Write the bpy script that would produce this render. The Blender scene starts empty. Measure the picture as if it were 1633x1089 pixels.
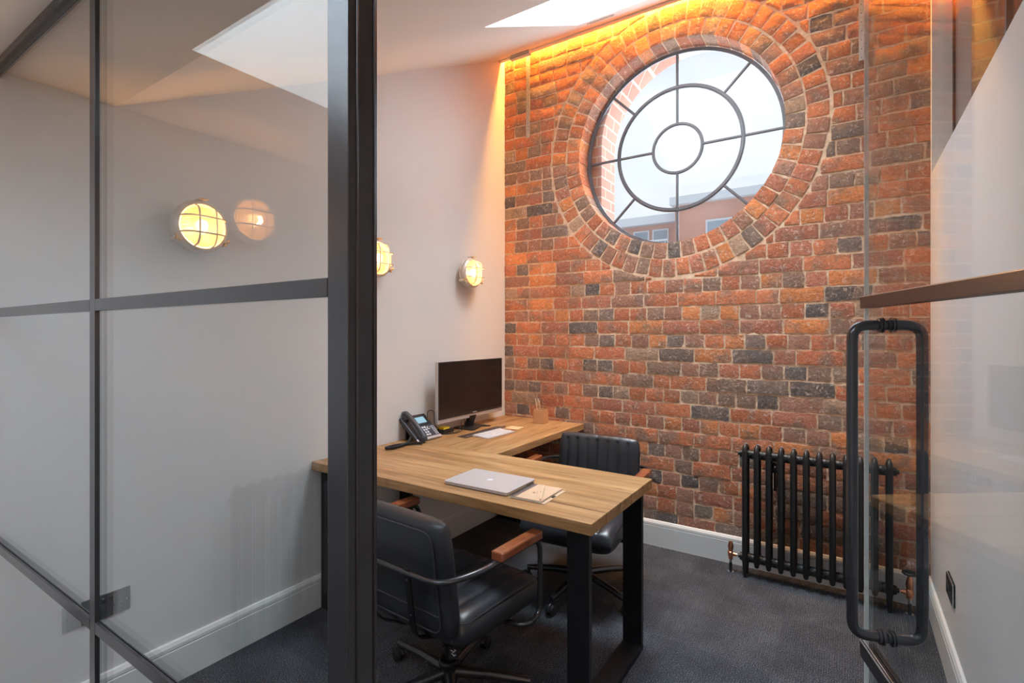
import bpy, bmesh, math, random
import numpy as np
from mathutils import Vector, Matrix, Euler

random.seed(7)
rng = np.random.RandomState(7)
sc = bpy.context.scene
COL = sc.collection
PI = math.pi

# ------------------------------------------------------------------ camera
cam_d = bpy.data.cameras.new('camera')
cam = bpy.data.objects.new('camera', cam_d)
COL.objects.link(cam)
cam.location = (2.26, -3.338, 1.40)
cam.rotation_euler = (PI / 2, 0, math.radians(33.29))
cam_d.sensor_width = 36.0
cam_d.lens = 36.0 * 814 / 1633
cam_d.shift_y = -14.5 / 1633
cam_d.clip_start = 0.02
cam_d.clip_end = 200
sc.camera = cam

# ------------------------------------------------------------------ world, exposure
sc.view_settings.view_transform = 'Standard'
sc.view_settings.look = 'None'
sc.view_settings.gamma = 1.0
sc.view_settings.use_curve_mapping = False
sc.view_settings.exposure = 0.08
w = bpy.data.worlds.new('sky')
sc.world = w
w.use_nodes = True
nt = w.node_tree
nt.nodes.clear()
wo = nt.nodes.new('ShaderNodeOutputWorld')
bg = nt.nodes.new('ShaderNodeBackground')
tc = nt.nodes.new('ShaderNodeTexCoord')
mp = nt.nodes.new('ShaderNodeMapping')
mp.inputs['Scale'].default_value = (1.2, 1.2, 3.0)
ns = nt.nodes.new('ShaderNodeTexNoise')
ns.inputs['Scale'].default_value = 2.3
ns.inputs['Detail'].default_value = 6
cr = nt.nodes.new('ShaderNodeValToRGB')
cr.color_ramp.elements[0].position = 0.33
cr.color_ramp.elements[0].color = (0.74, 0.80, 0.89, 1)
cr.color_ramp.elements[1].position = 0.58
cr.color_ramp.elements[1].color = (0.90, 0.92, 0.94, 1)
nt.links.new(tc.outputs['Generated'], mp.inputs['Vector'])
nt.links.new(mp.outputs['Vector'], ns.inputs['Vector'])
nt.links.new(ns.outputs['Fac'], cr.inputs['Fac'])
nt.links.new(cr.outputs['Color'], bg.inputs['Color'])
bg.inputs['Strength'].default_value = 1.0
nt.links.new(bg.outputs['Background'], wo.inputs['Surface'])


def area_light(name, loc, rot, sx, sy, power, color, spread=PI):
    d = bpy.data.lights.new(name, 'AREA')
    d.shape = 'RECTANGLE'
    d.size = sx
    d.size_y = sy
    d.energy = power
    d.color = color
    d.spread = spread
    o = bpy.data.objects.new(name, d)
    o.location = loc
    o.rotation_euler = rot
    COL.objects.link(o)
    return o


W = 2.614          # right partition
YG = -2.90         # glass screen
COOL = (0.80, 0.905, 1.0)
WARM = (1.0, 0.52, 0.21)
area_light('skylight_daylight', (1.42, -0.925, 4.30), (0, 0, 0), 1.15, 0.97, 88, COOL, math.radians(120))
area_light('corridor_skylight_daylight', (1.27, -3.69, 2.78), (0, 0, 0), 1.2, 0.98, 62, (0.72, 0.86, 1.0))
area_light('cove_light', (1.31, -0.030, 3.60), (math.radians(8), 0, 0), 2.58, 0.02, 56, (1.0, 0.43, 0.065))
area_light('window_daylight', (1.30, 0.62, 2.75), (math.radians(-75), 0, 0), 1.3, 1.3, 34, COOL)
_d = bpy.data.lights.new('corridor_warm_fill', 'POINT')  # added warm fill for the corridor ceiling, without a lamp fixture
_d.energy = 20
_d.color = (1.0, 0.56, 0.30)
_d.shadow_soft_size = 0.08
_o = bpy.data.objects.new('corridor_warm_fill', _d)
_o.location = (3.5, -4.0, 1.75)
COL.objects.link(_o)

# ------------------------------------------------------------------ materials
MATS = {}


def new_mat(name):
    m = bpy.data.materials.new(name)
    m.use_nodes = True
    t = m.node_tree
    b = t.nodes['Principled BSDF']
    MATS[name] = m
    return m, t, b


def N(t, kind, **kw):
    n = t.nodes.new(kind)
    for k, v in kw.items():
        if k in n.inputs:
            n.inputs[k].default_value = v
        else:
            setattr(n, k, v)
    return n


def coords(t, scale=(1, 1, 1), kind='Object'):
    c = N(t, 'ShaderNodeTexCoord')
    m = N(t, 'ShaderNodeMapping')
    m.inputs['Scale'].default_value = scale
    t.links.new(c.outputs[kind], m.inputs['Vector'])
    return m.outputs['Vector']


def ramp(t, fac, stops):
    r = N(t, 'ShaderNodeValToRGB')
    e = r.color_ramp.elements
    while len(e) < len(stops):
        e.new(0.5)
    for i, (p, c) in enumerate(stops):
        e[i].position = p
        e[i].color = (*c, 1) if len(c) == 3 else c
    t.links.new(fac, r.inputs['Fac'])
    return r.outputs['Color']


def bump(t, b, height, strength=0.3, dist=0.01):
    n = N(t, 'ShaderNodeBump')
    n.inputs['Strength'].default_value = strength
    n.inputs['Distance'].default_value = dist
    t.links.new(height, n.inputs['Height'])
    t.links.new(n.outputs['Normal'], b.inputs['Normal'])


def simple(name, color, rough=0.5, metal=0.0, var=0.06, nscale=12, bstr=0.0, bscale=200, spec=0.5, coat=0.0):
    m, t, b = new_mat(name)
    v = coords(t)
    n = N(t, 'ShaderNodeTexNoise')
    n.inputs['Scale'].default_value = nscale
    n.inputs['Detail'].default_value = 4
    t.links.new(v, n.inputs['Vector'])
    lo = tuple(c * (1 - var) for c in color)
    hi = tuple(min(1, c * (1 + var)) for c in color)
    t.links.new(ramp(t, n.outputs['Fac'], [(0.3, lo), (0.7, hi)]), b.inputs['Base Color'])
    b.inputs['Roughness'].default_value = rough
    b.inputs['Metallic'].default_value = metal
    b.inputs['Specular IOR Level'].default_value = spec
    b.inputs['Coat Weight'].default_value = coat
    if bstr:
        n2 = N(t, 'ShaderNodeTexNoise')
        n2.inputs['Scale'].default_value = bscale
        t.links.new(v, n2.inputs['Vector'])
        bump(t, b, n2.outputs['Fac'], bstr, 0.002)
    return m


paint = simple('wall_paint', (0.71, 0.70, 0.69), 0.75, var=0.02, nscale=1.2, bstr=0.04, bscale=90)
ceil_paint = simple('ceiling_paint', (0.80, 0.755, 0.715), 0.8, var=0.015, nscale=1.0)  # base colour warmed to carry the peach cast of the warm light
skirt_paint = simple('skirting_paint', (0.74, 0.74, 0.73), 0.35, var=0.015)
black_frame = simple('black_powder_coat', (0.085, 0.085, 0.092), 0.25, metal=0.75, var=0.08, spec=0.6)
black_steel = simple('black_steel', (0.010, 0.010, 0.012), 0.42, metal=0.2, var=0.2, spec=0.45)
rad_black = simple('radiator_black', (0.012, 0.012, 0.013), 0.45, metal=0.0, var=0.2, bstr=0.1, bscale=250, spec=0.5)
copper = simple('copper', (0.72, 0.33, 0.18), 0.28, metal=1.0, var=0.15, nscale=60)
chrome = simple('chrome', (0.72, 0.72, 0.74), 0.15, metal=1.0)
galv = simple('galvanised_steel', (0.55, 0.55, 0.54), 0.45, metal=0.7, var=0.15, nscale=80)
plastic_black = simple('black_plastic', (0.018, 0.018, 0.020), 0.38, var=0.1)
plastic_grey = simple('phone_grey', (0.045, 0.050, 0.065), 0.40, var=0.1)
white_plastic = simple('white_plastic', (0.70, 0.71, 0.74), 0.35, var=0.01)
silver = simple('silver_aluminium', (0.56, 0.55, 0.56), 0.38, metal=0.45, var=0.02, nscale=3)
silver_dark = simple('silver_dark', (0.28, 0.26, 0.26), 0.35, metal=0.7, var=0.05)
cream_metal = simple('lamp_cream_metal', (0.66, 0.60, 0.54), 0.38, metal=0.35, var=0.06, nscale=40)
brass = simple('brass', (0.72, 0.52, 0.26), 0.3, metal=1.0)
mahogany = simple('armrest_wood', (0.27, 0.080, 0.032), 0.20, var=0.22, nscale=14, coat=0.5)
pot_card = simple('pot_card', (0.56, 0.30, 0.14), 0.7, var=0.06, nscale=120)
kraft = simple('kraft_card', (0.56, 0.37, 0.24), 0.7, var=0.04, nscale=80)
paper = simple('paper', (0.66, 0.68, 0.62), 0.7)
pencil_wood = simple('pencil_wood', (0.70, 0.49, 0.29), 0.5)
cable_black = simple('cable_black', (0.012, 0.012, 0.013), 0.5)
yellow = simple('yellow_plastic', (0.75, 0.55, 0.03), 0.5)
socket_grey = simple('brushed_steel_plate', (0.30, 0.31, 0.32), 0.35, metal=0.85, var=0.05, nscale=50)
bead_light = simple('pale_bead', (0.62, 0.55, 0.50), 0.25, metal=0.5)
key_white = simple('key_white', (0.62, 0.64, 0.68), 0.5)
dark_slot = simple('dark_slot', (0.006, 0.006, 0.006), 0.6)
tape_white = simple('tag_white', (0.8, 0.8, 0.8), 0.6)
tray_mat = simple('dark_bronze_metal', (0.13, 0.10, 0.09), 0.35, metal=0.6, var=0.05)
orange_brick = simple('orange_render', (0.55, 0.25, 0.16), 0.8, var=0.1, nscale=1.5)  # base colour paled to imitate the bright haze over the distant view
white_render = simple('white_render', (0.62, 0.66, 0.72), 0.8, var=0.03)
window_dark = simple('distant_window_glass', (0.20, 0.27, 0.34), 0.15, var=0.2, nscale=0.8)


def glass_mat(name, tint=(0.97, 0.985, 0.985), base=0.04, bstr=0.0):
    m, t, b = new_mat(name)
    t.nodes.remove(b)
    out = t.nodes['Material Output']
    geo = N(t, 'ShaderNodeNewGeometry')
    dot = N(t, 'ShaderNodeVectorMath', operation='DOT_PRODUCT')
    t.links.new(geo.outputs['Normal'], dot.inputs[0])
    t.links.new(geo.outputs['Incoming'], dot.inputs[1])
    ab = N(t, 'ShaderNodeMath', operation='ABSOLUTE')
    t.links.new(dot.outputs['Value'], ab.inputs[0])
    s1 = N(t, 'ShaderNodeMath', operation='SUBTRACT')
    s1.inputs[0].default_value = 1.0
    t.links.new(ab.outputs[0], s1.inputs[1])
    p5 = N(t, 'ShaderNodeMath', operation='POWER')
    t.links.new(s1.outputs[0], p5.inputs[0])
    p5.inputs[1].default_value = 5.0
    ma = N(t, 'ShaderNodeMath', operation='MULTIPLY_ADD')
    t.links.new(p5.outputs[0], ma.inputs[0])
    ma.inputs[1].default_value = 1.0 - base
    ma.inputs[2].default_value = base
    tr = N(t, 'ShaderNodeBsdfTransparent')
    tr.inputs['Color'].default_value = (*tint, 1)
    gl = N(t, 'ShaderNodeBsdfGlossy')
    gl.inputs['Roughness'].default_value = 0.0
    mx = N(t, 'ShaderNodeMixShader')
    t.links.new(ma.outputs[0], mx.inputs[0])
    t.links.new(tr.outputs[0], mx.inputs[1])
    t.links.new(gl.outputs[0], mx.inputs[2])
    t.links.new(mx.outputs[0], out.inputs['Surface'])
    return m


clear_glass = glass_mat('clear_glass', (0.915, 0.95, 0.965), 0.045)
window_glass = glass_mat('old_window_glass', (0.95, 0.97, 0.97), 0.03)
veiled_glass = glass_mat('veiled_window_glass', (0.95, 0.97, 0.98), 0.03)  # translucent veil mixed in below imitates the bloom over the window
_t = veiled_glass.node_tree
_o = _t.nodes['Material Output']
_src = _o.inputs['Surface'].links[0].from_socket
_tl = N(_t, 'ShaderNodeBsdfTranslucent')
_tl.inputs['Color'].default_value = (0.95, 0.96, 1.0, 1)
_mx = N(_t, 'ShaderNodeMixShader')
_nz = N(_t, 'ShaderNodeTexNoise')
_nz.inputs['Scale'].default_value = 4.0
_t.links.new(coords(_t), _nz.inputs['Vector'])
_mr = N(_t, 'ShaderNodeMapRange')
_mr.inputs[3].default_value = 0.008
_mr.inputs[4].default_value = 0.036
_t.links.new(_nz.outputs['Fac'], _mr.inputs[0])
_t.links.new(_mr.outputs[0], _mx.inputs[0])
_t.links.new(_src, _mx.inputs[1])
_t.links.new(_tl.outputs[0], _mx.inputs[2])
_t.links.new(_mx.outputs[0], _o.inputs['Surface'])


def edge_glass_mat():
    m, t, b = new_mat('glass_edge')
    b.inputs['Base Color'].default_value = (0.92, 0.86, 0.78, 1)
    b.inputs['Roughness'].default_value = 0.12
    b.inputs['Transmission Weight'].default_value = 0.0
    return m


glass_edge = edge_glass_mat()


def emit_mat(name, color, strength, mix=None):
    m, t, b = new_mat(name)
    b.inputs['Base Color'].default_value = (*color, 1)
    b.inputs['Emission Color'].default_value = (*color, 1)
    b.inputs['Emission Strength'].default_value = strength
    return m


bulb_mat = emit_mat('glowing_bulb', (1.0, 0.72, 0.36), 14)
screen_lcd = emit_mat('phone_display_glow', (0.20, 0.38, 0.48), 0.5)
led_mat = emit_mat('led_tape', (1.0, 0.45, 0.08), 6)


def lamp_glass():
    m, t, b = new_mat('ribbed_lamp_glass')
    out = t.nodes['Material Output']
    v = coords(t)
    sep = N(t, 'ShaderNodeSeparateXYZ')
    t.links.new(v, sep.inputs[0])
    at = N(t, 'ShaderNodeMath', operation='ARCTAN2')
    t.links.new(sep.outputs['Y'], at.inputs[0])
    t.links.new(sep.outputs['Z'], at.inputs[1])
    mu = N(t, 'ShaderNodeMath', operation='MULTIPLY')
    t.links.new(at.outputs[0], mu.inputs[0])
    mu.inputs[1].default_value = 62.0
    si = N(t, 'ShaderNodeMath', operation='SINE')
    t.links.new(mu.outputs[0], si.inputs[0])
    r = ramp(t, si.outputs[0], [(0.0, (1.0, 0.34, 0.055)), (0.9, (1.0, 0.44, 0.11))])
    b.inputs['Base Color'].default_value = (1.0, 0.8, 0.5, 1)
    b.inputs['Roughness'].default_value = 0.2
    t.links.new(r, b.inputs['Emission Color'])
    em = N(t, 'ShaderNodeMath', operation='MULTIPLY_ADD')
    t.links.new(si.outputs[0], em.inputs[0])
    em.inputs[1].default_value = 0.7
    em.inputs[2].default_value = 2.0
    t.links.new(em.outputs[0], b.inputs['Emission Strength'])
    tr = N(t, 'ShaderNodeBsdfTransparent')
    tr.inputs['Color'].default_value = (1.0, 0.86, 0.62, 1)
    mx = N(t, 'ShaderNodeMixShader')
    mx.inputs[0].default_value = 0.55
    t.links.new(tr.outputs[0], mx.inputs[1])
    t.links.new(b.outputs[0], mx.inputs[2])
    t.links.new(mx.outputs[0], out.inputs['Surface'])
    bump(t, b, si.outputs[0], 0.5, 0.003)
    return m


lamp_glass_mat = lamp_glass()


def leather():
    m, t, b = new_mat('black_leather')
    v = coords(t)
    n = N(t, 'ShaderNodeTexNoise')
    n.inputs['Scale'].default_value = 9
    n.inputs['Detail'].default_value = 5
    t.links.new(v, n.inputs['Vector'])
    t.links.new(ramp(t, n.outputs['Fac'], [(0.3, (0.014, 0.016, 0.021)), (0.75, (0.028, 0.030, 0.038))]), b.inputs['Base Color'])
    t.links.new(ramp(t, n.outputs['Fac'], [(0.3, (0.30,) * 3), (0.75, (0.44,) * 3)]), b.inputs['Roughness'])
    b.inputs['Specular IOR Level'].default_value = 0.62
    n2 = N(t, 'ShaderNodeTexVoronoi')
    n2.inputs['Scale'].default_value = 420
    t.links.new(v, n2.inputs['Vector'])
    bump(t, b, n2.outputs['Distance'], 0.10, 0.002)
    return m


leather_mat = leather()
seam_mat = simple('leather_piping', (0.035, 0.037, 0.045), 0.35, var=0.1)


def wood(name, axis):
    """stained softwood boards; axis = grain direction 0 x / 1 y"""
    m, t, b = new_mat(name)
    sc1 = [1, 1, 1]
    sc1 = [14, 14, 14]
    sc1[axis] = 0.9
    v = coords(t, tuple(sc1))
    info = N(t, 'ShaderNodeAttribute', attribute_name='board')
    add = N(t, 'ShaderNodeVectorMath', operation='ADD')
    t.links.new(v, add.inputs[0])
    mulb = N(t, 'ShaderNodeVectorMath', operation='SCALE')
    t.links.new(info.outputs['Color'], mulb.inputs[0])
    mulb.inputs['Scale'].default_value = 37.0
    t.links.new(mulb.outputs[0], add.inputs[1])
    n1 = N(t, 'ShaderNodeTexNoise')
    n1.inputs['Scale'].default_value = 1.3
    n1.inputs['Detail'].default_value = 6
    n1.inputs['Roughness'].default_value = 0.6
    n1.inputs['Distortion'].default_value = 0.8
    t.links.new(add.outputs[0], n1.inputs['Vector'])
    base = ramp(t, n1.outputs['Fac'], [(0.25, (0.17, 0.078, 0.026)), (0.45, (0.36, 0.195, 0.078)),
                                       (0.6, (0.47, 0.275, 0.125)), (0.8, (0.54, 0.335, 0.165))])
    # fine grain
    n2 = N(t, 'ShaderNodeTexNoise')
    n2.inputs['Scale'].default_value = 7.0
    n2.inputs['Detail'].default_value = 3
    t.links.new(add.outputs[0], n2.inputs['Vector'])
    g = ramp(t, n2.outputs['Fac'], [(0.35, (0.72, 0.70, 0.66)), (0.6, (1, 1, 1))])
    mx = N(t, 'ShaderNodeMix', data_type='RGBA', blend_type='MULTIPLY')
    mx.inputs['Factor'].default_value = 0.8
    t.links.new(base, mx.inputs[6])
    t.links.new(g, mx.inputs[7])
    # knots
    ks = [4.6, 4.6, 0.0]
    ks[axis] = 2.6
    vk = coords(t, tuple(ks))
    vo = N(t, 'ShaderNodeTexVoronoi')
    vo.inputs['Scale'].default_value = 1.6
    t.links.new(vk, vo.inputs['Vector'])
    kf = ramp(t, vo.outputs['Distance'], [(0.02, (0.9, 0.9, 0.9)), (0.05, (0.35, 0.35, 0.35)), (0.10, (0, 0, 0))])
    mk = N(t, 'ShaderNodeMix', data_type='RGBA')
    t.links.new(kf, mk.inputs['Factor'])
    t.links.new(mx.outputs[2], mk.inputs[6])
    mk.inputs[7].default_value = (0.17, 0.075, 0.028, 1)
    t.links.new(mk.outputs[2], b.inputs['Base Color'])
    b.inputs['Roughness'].default_value = 0.42
    bump(t, b, n2.outputs['Fac'], 0.12, 0.002)
    return m


wood_x = wood('stained_boards_x', 0)
wood_y = wood('stained_boards_y', 1)


def brick_mat():
    m, t, b = new_mat('old_red_brick')
    at = N(t, 'ShaderNodeAttribute', attribute_name='tone')
    v = coords(t)
    n1 = N(t, 'ShaderNodeTexNoise')
    n1.inputs['Scale'].default_value = 7.5
    n1.inputs['Detail'].default_value = 5
    t.links.new(v, n1.inputs['Vector'])
    # scorched grey patches
    f = ramp(t, n1.outputs['Fac'], [(0.50, (0, 0, 0)), (0.64, (0.8, 0.8, 0.8))])
    mx = N(t, 'ShaderNodeMix', data_type='RGBA')
    t.links.new(f, mx.inputs['Factor'])
    t.links.new(at.outputs['Color'], mx.inputs[6])
    mx.inputs[7].default_value = (0.29, 0.20, 0.155, 1)
    # fine mottling
    n2 = N(t, 'ShaderNodeTexNoise')
    n2.inputs['Scale'].default_value = 55
    n2.inputs['Detail'].default_value = 6
    n2.inputs['Roughness'].default_value = 0.7
    t.links.new(v, n2.inputs['Vector'])
    g = ramp(t, n2.outputs['Fac'], [(0.3, (0.68, 0.66, 0.66)), (0.65, (1.16, 1.12, 1.08))])
    m2 = N(t, 'ShaderNodeMix', data_type='RGBA', blend_type='MULTIPLY')
    m2.inputs['Factor'].default_value = 1.0
    t.links.new(mx.outputs[2], m2.inputs[6])
    t.links.new(g, m2.inputs[7])
    # pale lime specks and scratches
    n3 = N(t, 'ShaderNodeTexNoise')
    n3.inputs['Scale'].default_value = 38
    n3.inputs['Detail'].default_value = 8
    n3.inputs['Roughness'].default_value = 0.75
    n3.inputs['Distortion'].default_value = 1.5
    t.links.new(v, n3.inputs['Vector'])
    s = ramp(t, n3.outputs['Fac'], [(0.545, (0, 0, 0)), (0.64, (0.75, 0.75, 0.75))])
    m3 = N(t, 'ShaderNodeMix', data_type='RGBA')
    t.links.new(s, m3.inputs['Factor'])
    t.links.new(m2.outputs[2], m3.inputs[6])
    m3.inputs[7].default_value = (0.80, 0.64, 0.53, 1)
    t.links.new(m3.outputs[2], b.inputs['Base Color'])
    b.inputs['Roughness'].default_value = 0.82
    b.inputs['Specular IOR Level'].default_value = 0.3
    n4 = N(t, 'ShaderNodeTexNoise')
    n4.inputs['Scale'].default_value = 60
    n4.inputs['Detail'].default_value = 8
    n4.inputs['Roughness'].default_value = 0.7
    t.links.new(v, n4.inputs['Vector'])
    bump(t, b, n4.outputs['Fac'], 1.0, 0.009)
    return m


brick_m = brick_mat()


def mortar_mat():
    m, t, b = new_mat('sandy_mortar')
    v = coords(t)
    n = N(t, 'ShaderNodeTexNoise')
    n.inputs['Scale'].default_value = 30
    n.inputs['Detail'].default_value = 8
    t.links.new(v, n.inputs['Vector'])
    t.links.new(ramp(t, n.outputs['Fac'], [(0.3, (0.60, 0.39, 0.25)), (0.7, (0.86, 0.62, 0.44))]), b.inputs['Base Color'])
    b.inputs['Roughness'].default_value = 0.95
    bump(t, b, n.outputs['Fac'], 0.9, 0.008)
    return m


mortar_m = mortar_mat()


def carpet():
    m, t, b = new_mat('charcoal_carpet')
    v = coords(t)
    n = N(t, 'ShaderNodeTexNoise')
    n.inputs['Scale'].default_value = 300
    n.inputs['Detail'].default_value = 3
    t.links.new(v, n.inputs['Vector'])
    n0 = N(t, 'ShaderNodeTexNoise')
    n0.inputs['Scale'].default_value = 6
    n0.inputs['Detail'].default_value = 5
    t.links.new(v, n0.inputs['Vector'])
    c = ramp(t, n.outputs['Fac'], [(0.40, (0.018, 0.019, 0.023)), (0.55, (0.064, 0.067, 0.078)), (0.68, (0.35, 0.36, 0.39))])
    c0 = ramp(t, n0.outputs['Fac'], [(0.3, (0.75, 0.75, 0.75)), (0.7, (1.2, 1.2, 1.2))])
    # tiles laid quarter-turned: checker of 0.5 m, alternate tone slightly
    ch = N(t, 'ShaderNodeTexChecker')
    ch.inputs['Scale'].default_value = 2.0
    ch.inputs['Color1'].default_value = (1.0, 1.0, 1.0, 1)
    ch.inputs['Color2'].default_value = (0.84, 0.84, 0.86, 1)
    t.links.new(v, ch.inputs['Vector'])
    m1 = N(t, 'ShaderNodeMix', data_type='RGBA', blend_type='MULTIPLY')
    m1.inputs['Factor'].default_value = 1
    t.links.new(c, m1.inputs[6]); t.links.new(c0, m1.inputs[7])
    m2 = N(t, 'ShaderNodeMix', data_type='RGBA', blend_type='MULTIPLY')
    m2.inputs['Factor'].default_value = 1
    t.links.new(m1.outputs[2], m2.inputs[6]); t.links.new(ch.outputs['Color'], m2.inputs[7])
    t.links.new(m2.outputs[2], b.inputs['Base Color'])
    b.inputs['Roughness'].default_value = 0.95
    b.inputs['Specular IOR Level'].default_value = 0.2
    wv = N(t, 'ShaderNodeTexWave')
    wv.inputs['Scale'].default_value = 34
    t.links.new(v, wv.inputs['Vector'])
    ad = N(t, 'ShaderNodeMath', operation='ADD')
    t.links.new(n.outputs['Fac'], ad.inputs[0]); t.links.new(wv.outputs['Fac'], ad.inputs[1])
    bump(t, b, ad.outputs[0], 0.6, 0.006)
    return m


carpet_m = carpet()


def screen_black():
    m, t, b = new_mat('black_screen')
    b.inputs['Base Color'].default_value = (0.012, 0.009, 0.009, 1)
    b.inputs['Roughness'].default_value = 0.22
    b.inputs['Specular IOR Level'].default_value = 0.6
    return m


screen_m = screen_black()

# ------------------------------------------------------------------ object helpers


def link_obj(name, me, mat=None, parent=None, smooth=False):
    o = bpy.data.objects.new(name, me)
    COL.objects.link(o)
    if mat is not None:
        me.materials.append(mat)
    if parent is not None:
        o.parent = parent
    if smooth:
        me.shade_smooth()
    return o


def thing(name, label, cat, loc=(0, 0, 0), rotz=0, group=None):
    o = bpy.data.objects.new(name, None)
    o.empty_display_size = 0.05
    COL.objects.link(o)
    o.location = loc
    o.rotation_euler = (0, 0, rotz)
    o['label'] = label
    o['category'] = cat
    if group:
        o['group'] = group
    return o


def tag(o, label, cat, group=None):
    o['label'] = label
    o['category'] = cat
    if group:
        o['group'] = group
    return o


def structure(o):
    o['kind'] = 'structure'
    return o


class MB:
    def __init__(self):
        self.v = []
        self.f = []

    def add(self, vs, fs):
        k = len(self.v)
        self.v += [tuple(p) for p in vs]
        self.f += [tuple(i + k for i in f) for f in fs]
        return self

    def box(self, x0, x1, y0, y1, z0, z1, M=None):
        vs = [(x, y, z) for x in (x0, x1) for y in (y0, y1) for z in (z0, z1)]
        if M is not None:
            vs = [M @ Vector(p) for p in vs]
        return self.add(vs, [(0, 1, 3, 2), (4, 6, 7, 5), (0, 4, 5, 1), (2, 3, 7, 6), (0, 2, 6, 4), (1, 5, 7, 3)])

    def prism(self, pts, a, b, axis='z', M=None):
        """extrude a 2-D polygon along axis between a and b"""
        def mk(p, h):
            if axis == 'z': return (p[0], p[1], h)
            if axis == 'y': return (p[0], h, p[1])
            return (h, p[0], p[1])
        n = len(pts)
        vs = [mk(p, a) for p in pts] + [mk(p, b) for p in pts]
        if M is not None:
            vs = [M @ Vector(p) for p in vs]
        fs = [tuple(range(n)), tuple(range(2 * n - 1, n - 1, -1))]
        fs += [(i, i + n, (i + 1) % n + n, (i + 1) % n) for i in range(n)]
        return self.add(vs, fs)

    def tube(self, pts, r, n=12, closed=False, cap=True):
        pts = [Vector(p) for p in pts]
        m = len(pts)
        rs = r if isinstance(r, (list, tuple)) else [r] * m
        tang = []
        for i in range(m):
            if closed:
                d = pts[(i + 1) % m] - pts[i - 1]
            else:
                d = pts[min(i + 1, m - 1)] - pts[max(i - 1, 0)]
            tang.append(d.normalized())
        t0 = tang[0]
        ref = Vector((0, 0, 1)) if abs(t0.z) < 0.9 else Vector((1, 0, 0))
        u = t0.cross(ref).normalized()
        vs = []
        for i in range(m):
            tg = tang[i]
            u = (u - tg * u.dot(tg))
            if u.length < 1e-6:
                u = tg.orthogonal()
            u.normalize()
            w_ = tg.cross(u)
            for k in range(n):
                a = 2 * PI * k / n
                vs.append(pts[i] + (u * math.cos(a) + w_ * math.sin(a)) * rs[i])
        fs = []
        seg = m if closed else m - 1
        for i in range(seg):
            j = (i + 1) % m
            for k in range(n):
                fs.append((i * n + k, i * n + (k + 1) % n, j * n + (k + 1) % n, j * n + k))
        if cap and not closed:
            fs.append(tuple(range(n - 1, -1, -1)))
            fs.append(tuple((m - 1) * n + k for k in range(n)))
        return self.add(vs, fs)

    def lathe(self, prof, n=24, M=None, cap=True):
        """prof list of (r, h) revolved about z, then transformed by M"""
        vs = []
        for r, h in prof:
            for k in range(n):
                a = 2 * PI * k / n
                vs.append(Vector((r * math.cos(a), r * math.sin(a), h)))
        if M is not None:
            vs = [M @ p for p in vs]
        fs = []
        for i in range(len(prof) - 1):
            for k in range(n):
                fs.append((i * n + k, i * n + (k + 1) % n, (i + 1) * n + (k + 1) % n, (i + 1) * n + k))
        if cap:
            fs.append(tuple(range(n - 1, -1, -1)))
            fs.append(tuple((len(prof) - 1) * n + k for k in range(n)))
        return self.add(vs, fs)

    def build(self, name, mat, parent=None, smooth=False, bevel=0.0, seg=2, loc=None):
        me = bpy.data.meshes.new(name)
        me.from_pydata([tuple(p) for p in self.v], [], self.f)
        bm = bmesh.new()
        bm.from_mesh(me)
        bmesh.ops.recalc_face_normals(bm, faces=bm.faces[:])
        if smooth:
            for f in bm.faces:
                f.smooth = True
            for e in bm.edges:
                if len(e.link_faces) == 2 and e.calc_face_angle(0) > math.radians(42):
                    e.smooth = False
        bm.to_mesh(me)
        bm.free()
        o = link_obj(name, me, mat, parent)
        if loc is not None:
            o.location = loc
        if bevel:
            md = o.modifiers.new('bevel', 'BEVEL')
            md.width = bevel
            md.segments = seg
            md.limit_method = 'ANGLE'
            md.angle_limit = math.radians(50)
        return o


def arc(c, r, a0, a1, n, u, v):
    c = Vector(c); u = Vector(u); v = Vector(v)
    return [c + (u * math.cos(a0 + (a1 - a0) * i / n) + v * math.sin(a0 + (a1 - a0) * i / n)) * r for i in range(n + 1)]


def fillet(pts, r, n=6):
    """round the corners of a polyline"""
    P = [Vector(p) for p in pts]
    out = [P[0]]
    for i in range(1, len(P) - 1):
        a, b, c = P[i - 1], P[i], P[i + 1]
        d1 = (a - b); d2 = (c - b)
        l = min(r, d1.length * 0.49, d2.length * 0.49)
        p1 = b + d1.normalized() * l
        p2 = b + d2.normalized() * l
        for k in range(n + 1):
            t = k / n
            out.append(p1 * (1 - t) ** 2 + b * 2 * t * (1 - t) + p2 * t ** 2)
    out.append(P[-1])
    return out


def sbox(name, x0, x1, y0, y1, z0, z1, mat, parent=None, bevel=0.0, M=None, seg=2, loc=None):
    return MB().box(x0, x1, y0, y1, z0, z1, M).build(name, mat, parent, bevel=bevel, seg=seg, loc=loc)


# ------------------------------------------------------------------ room shell
FX0, FX1, FY0, FY1 = 0.0, 4.3, -5.0, 0.0
structure(sbox('floor', FX0 - .1, FX1 + .1, FY0 - .1, 0.02, -0.08, 0.0, carpet_m))
structure(sbox('wall_left', -0.12, 0.0, FY0, 0.02, 0.0, 4.1, paint))
structure(sbox('wall_back', FX0 - .12, FX1 + .12, FY0 - .12, FY0, 0.0, 3.0, paint))
structure(sbox('wall_far_right', FX1, FX1 + .12, FY0, 0.02, 0.0, 4.1, paint))
structure(sbox('wall_right', W, W + 0.15, -2.95, -0.002, 0.0, 2.200, paint))
# plaster pier where the partition meets the brickwork
structure(sbox('trim_1', W, W + 0.15, -0.05, -0.003, 2.2001, 3.60, paint))

SL = (3.52 - 2.235) / (2.564 - 0.06)


def zs(y):
    return 2.235 + SL * (y + 2.564)


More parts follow.
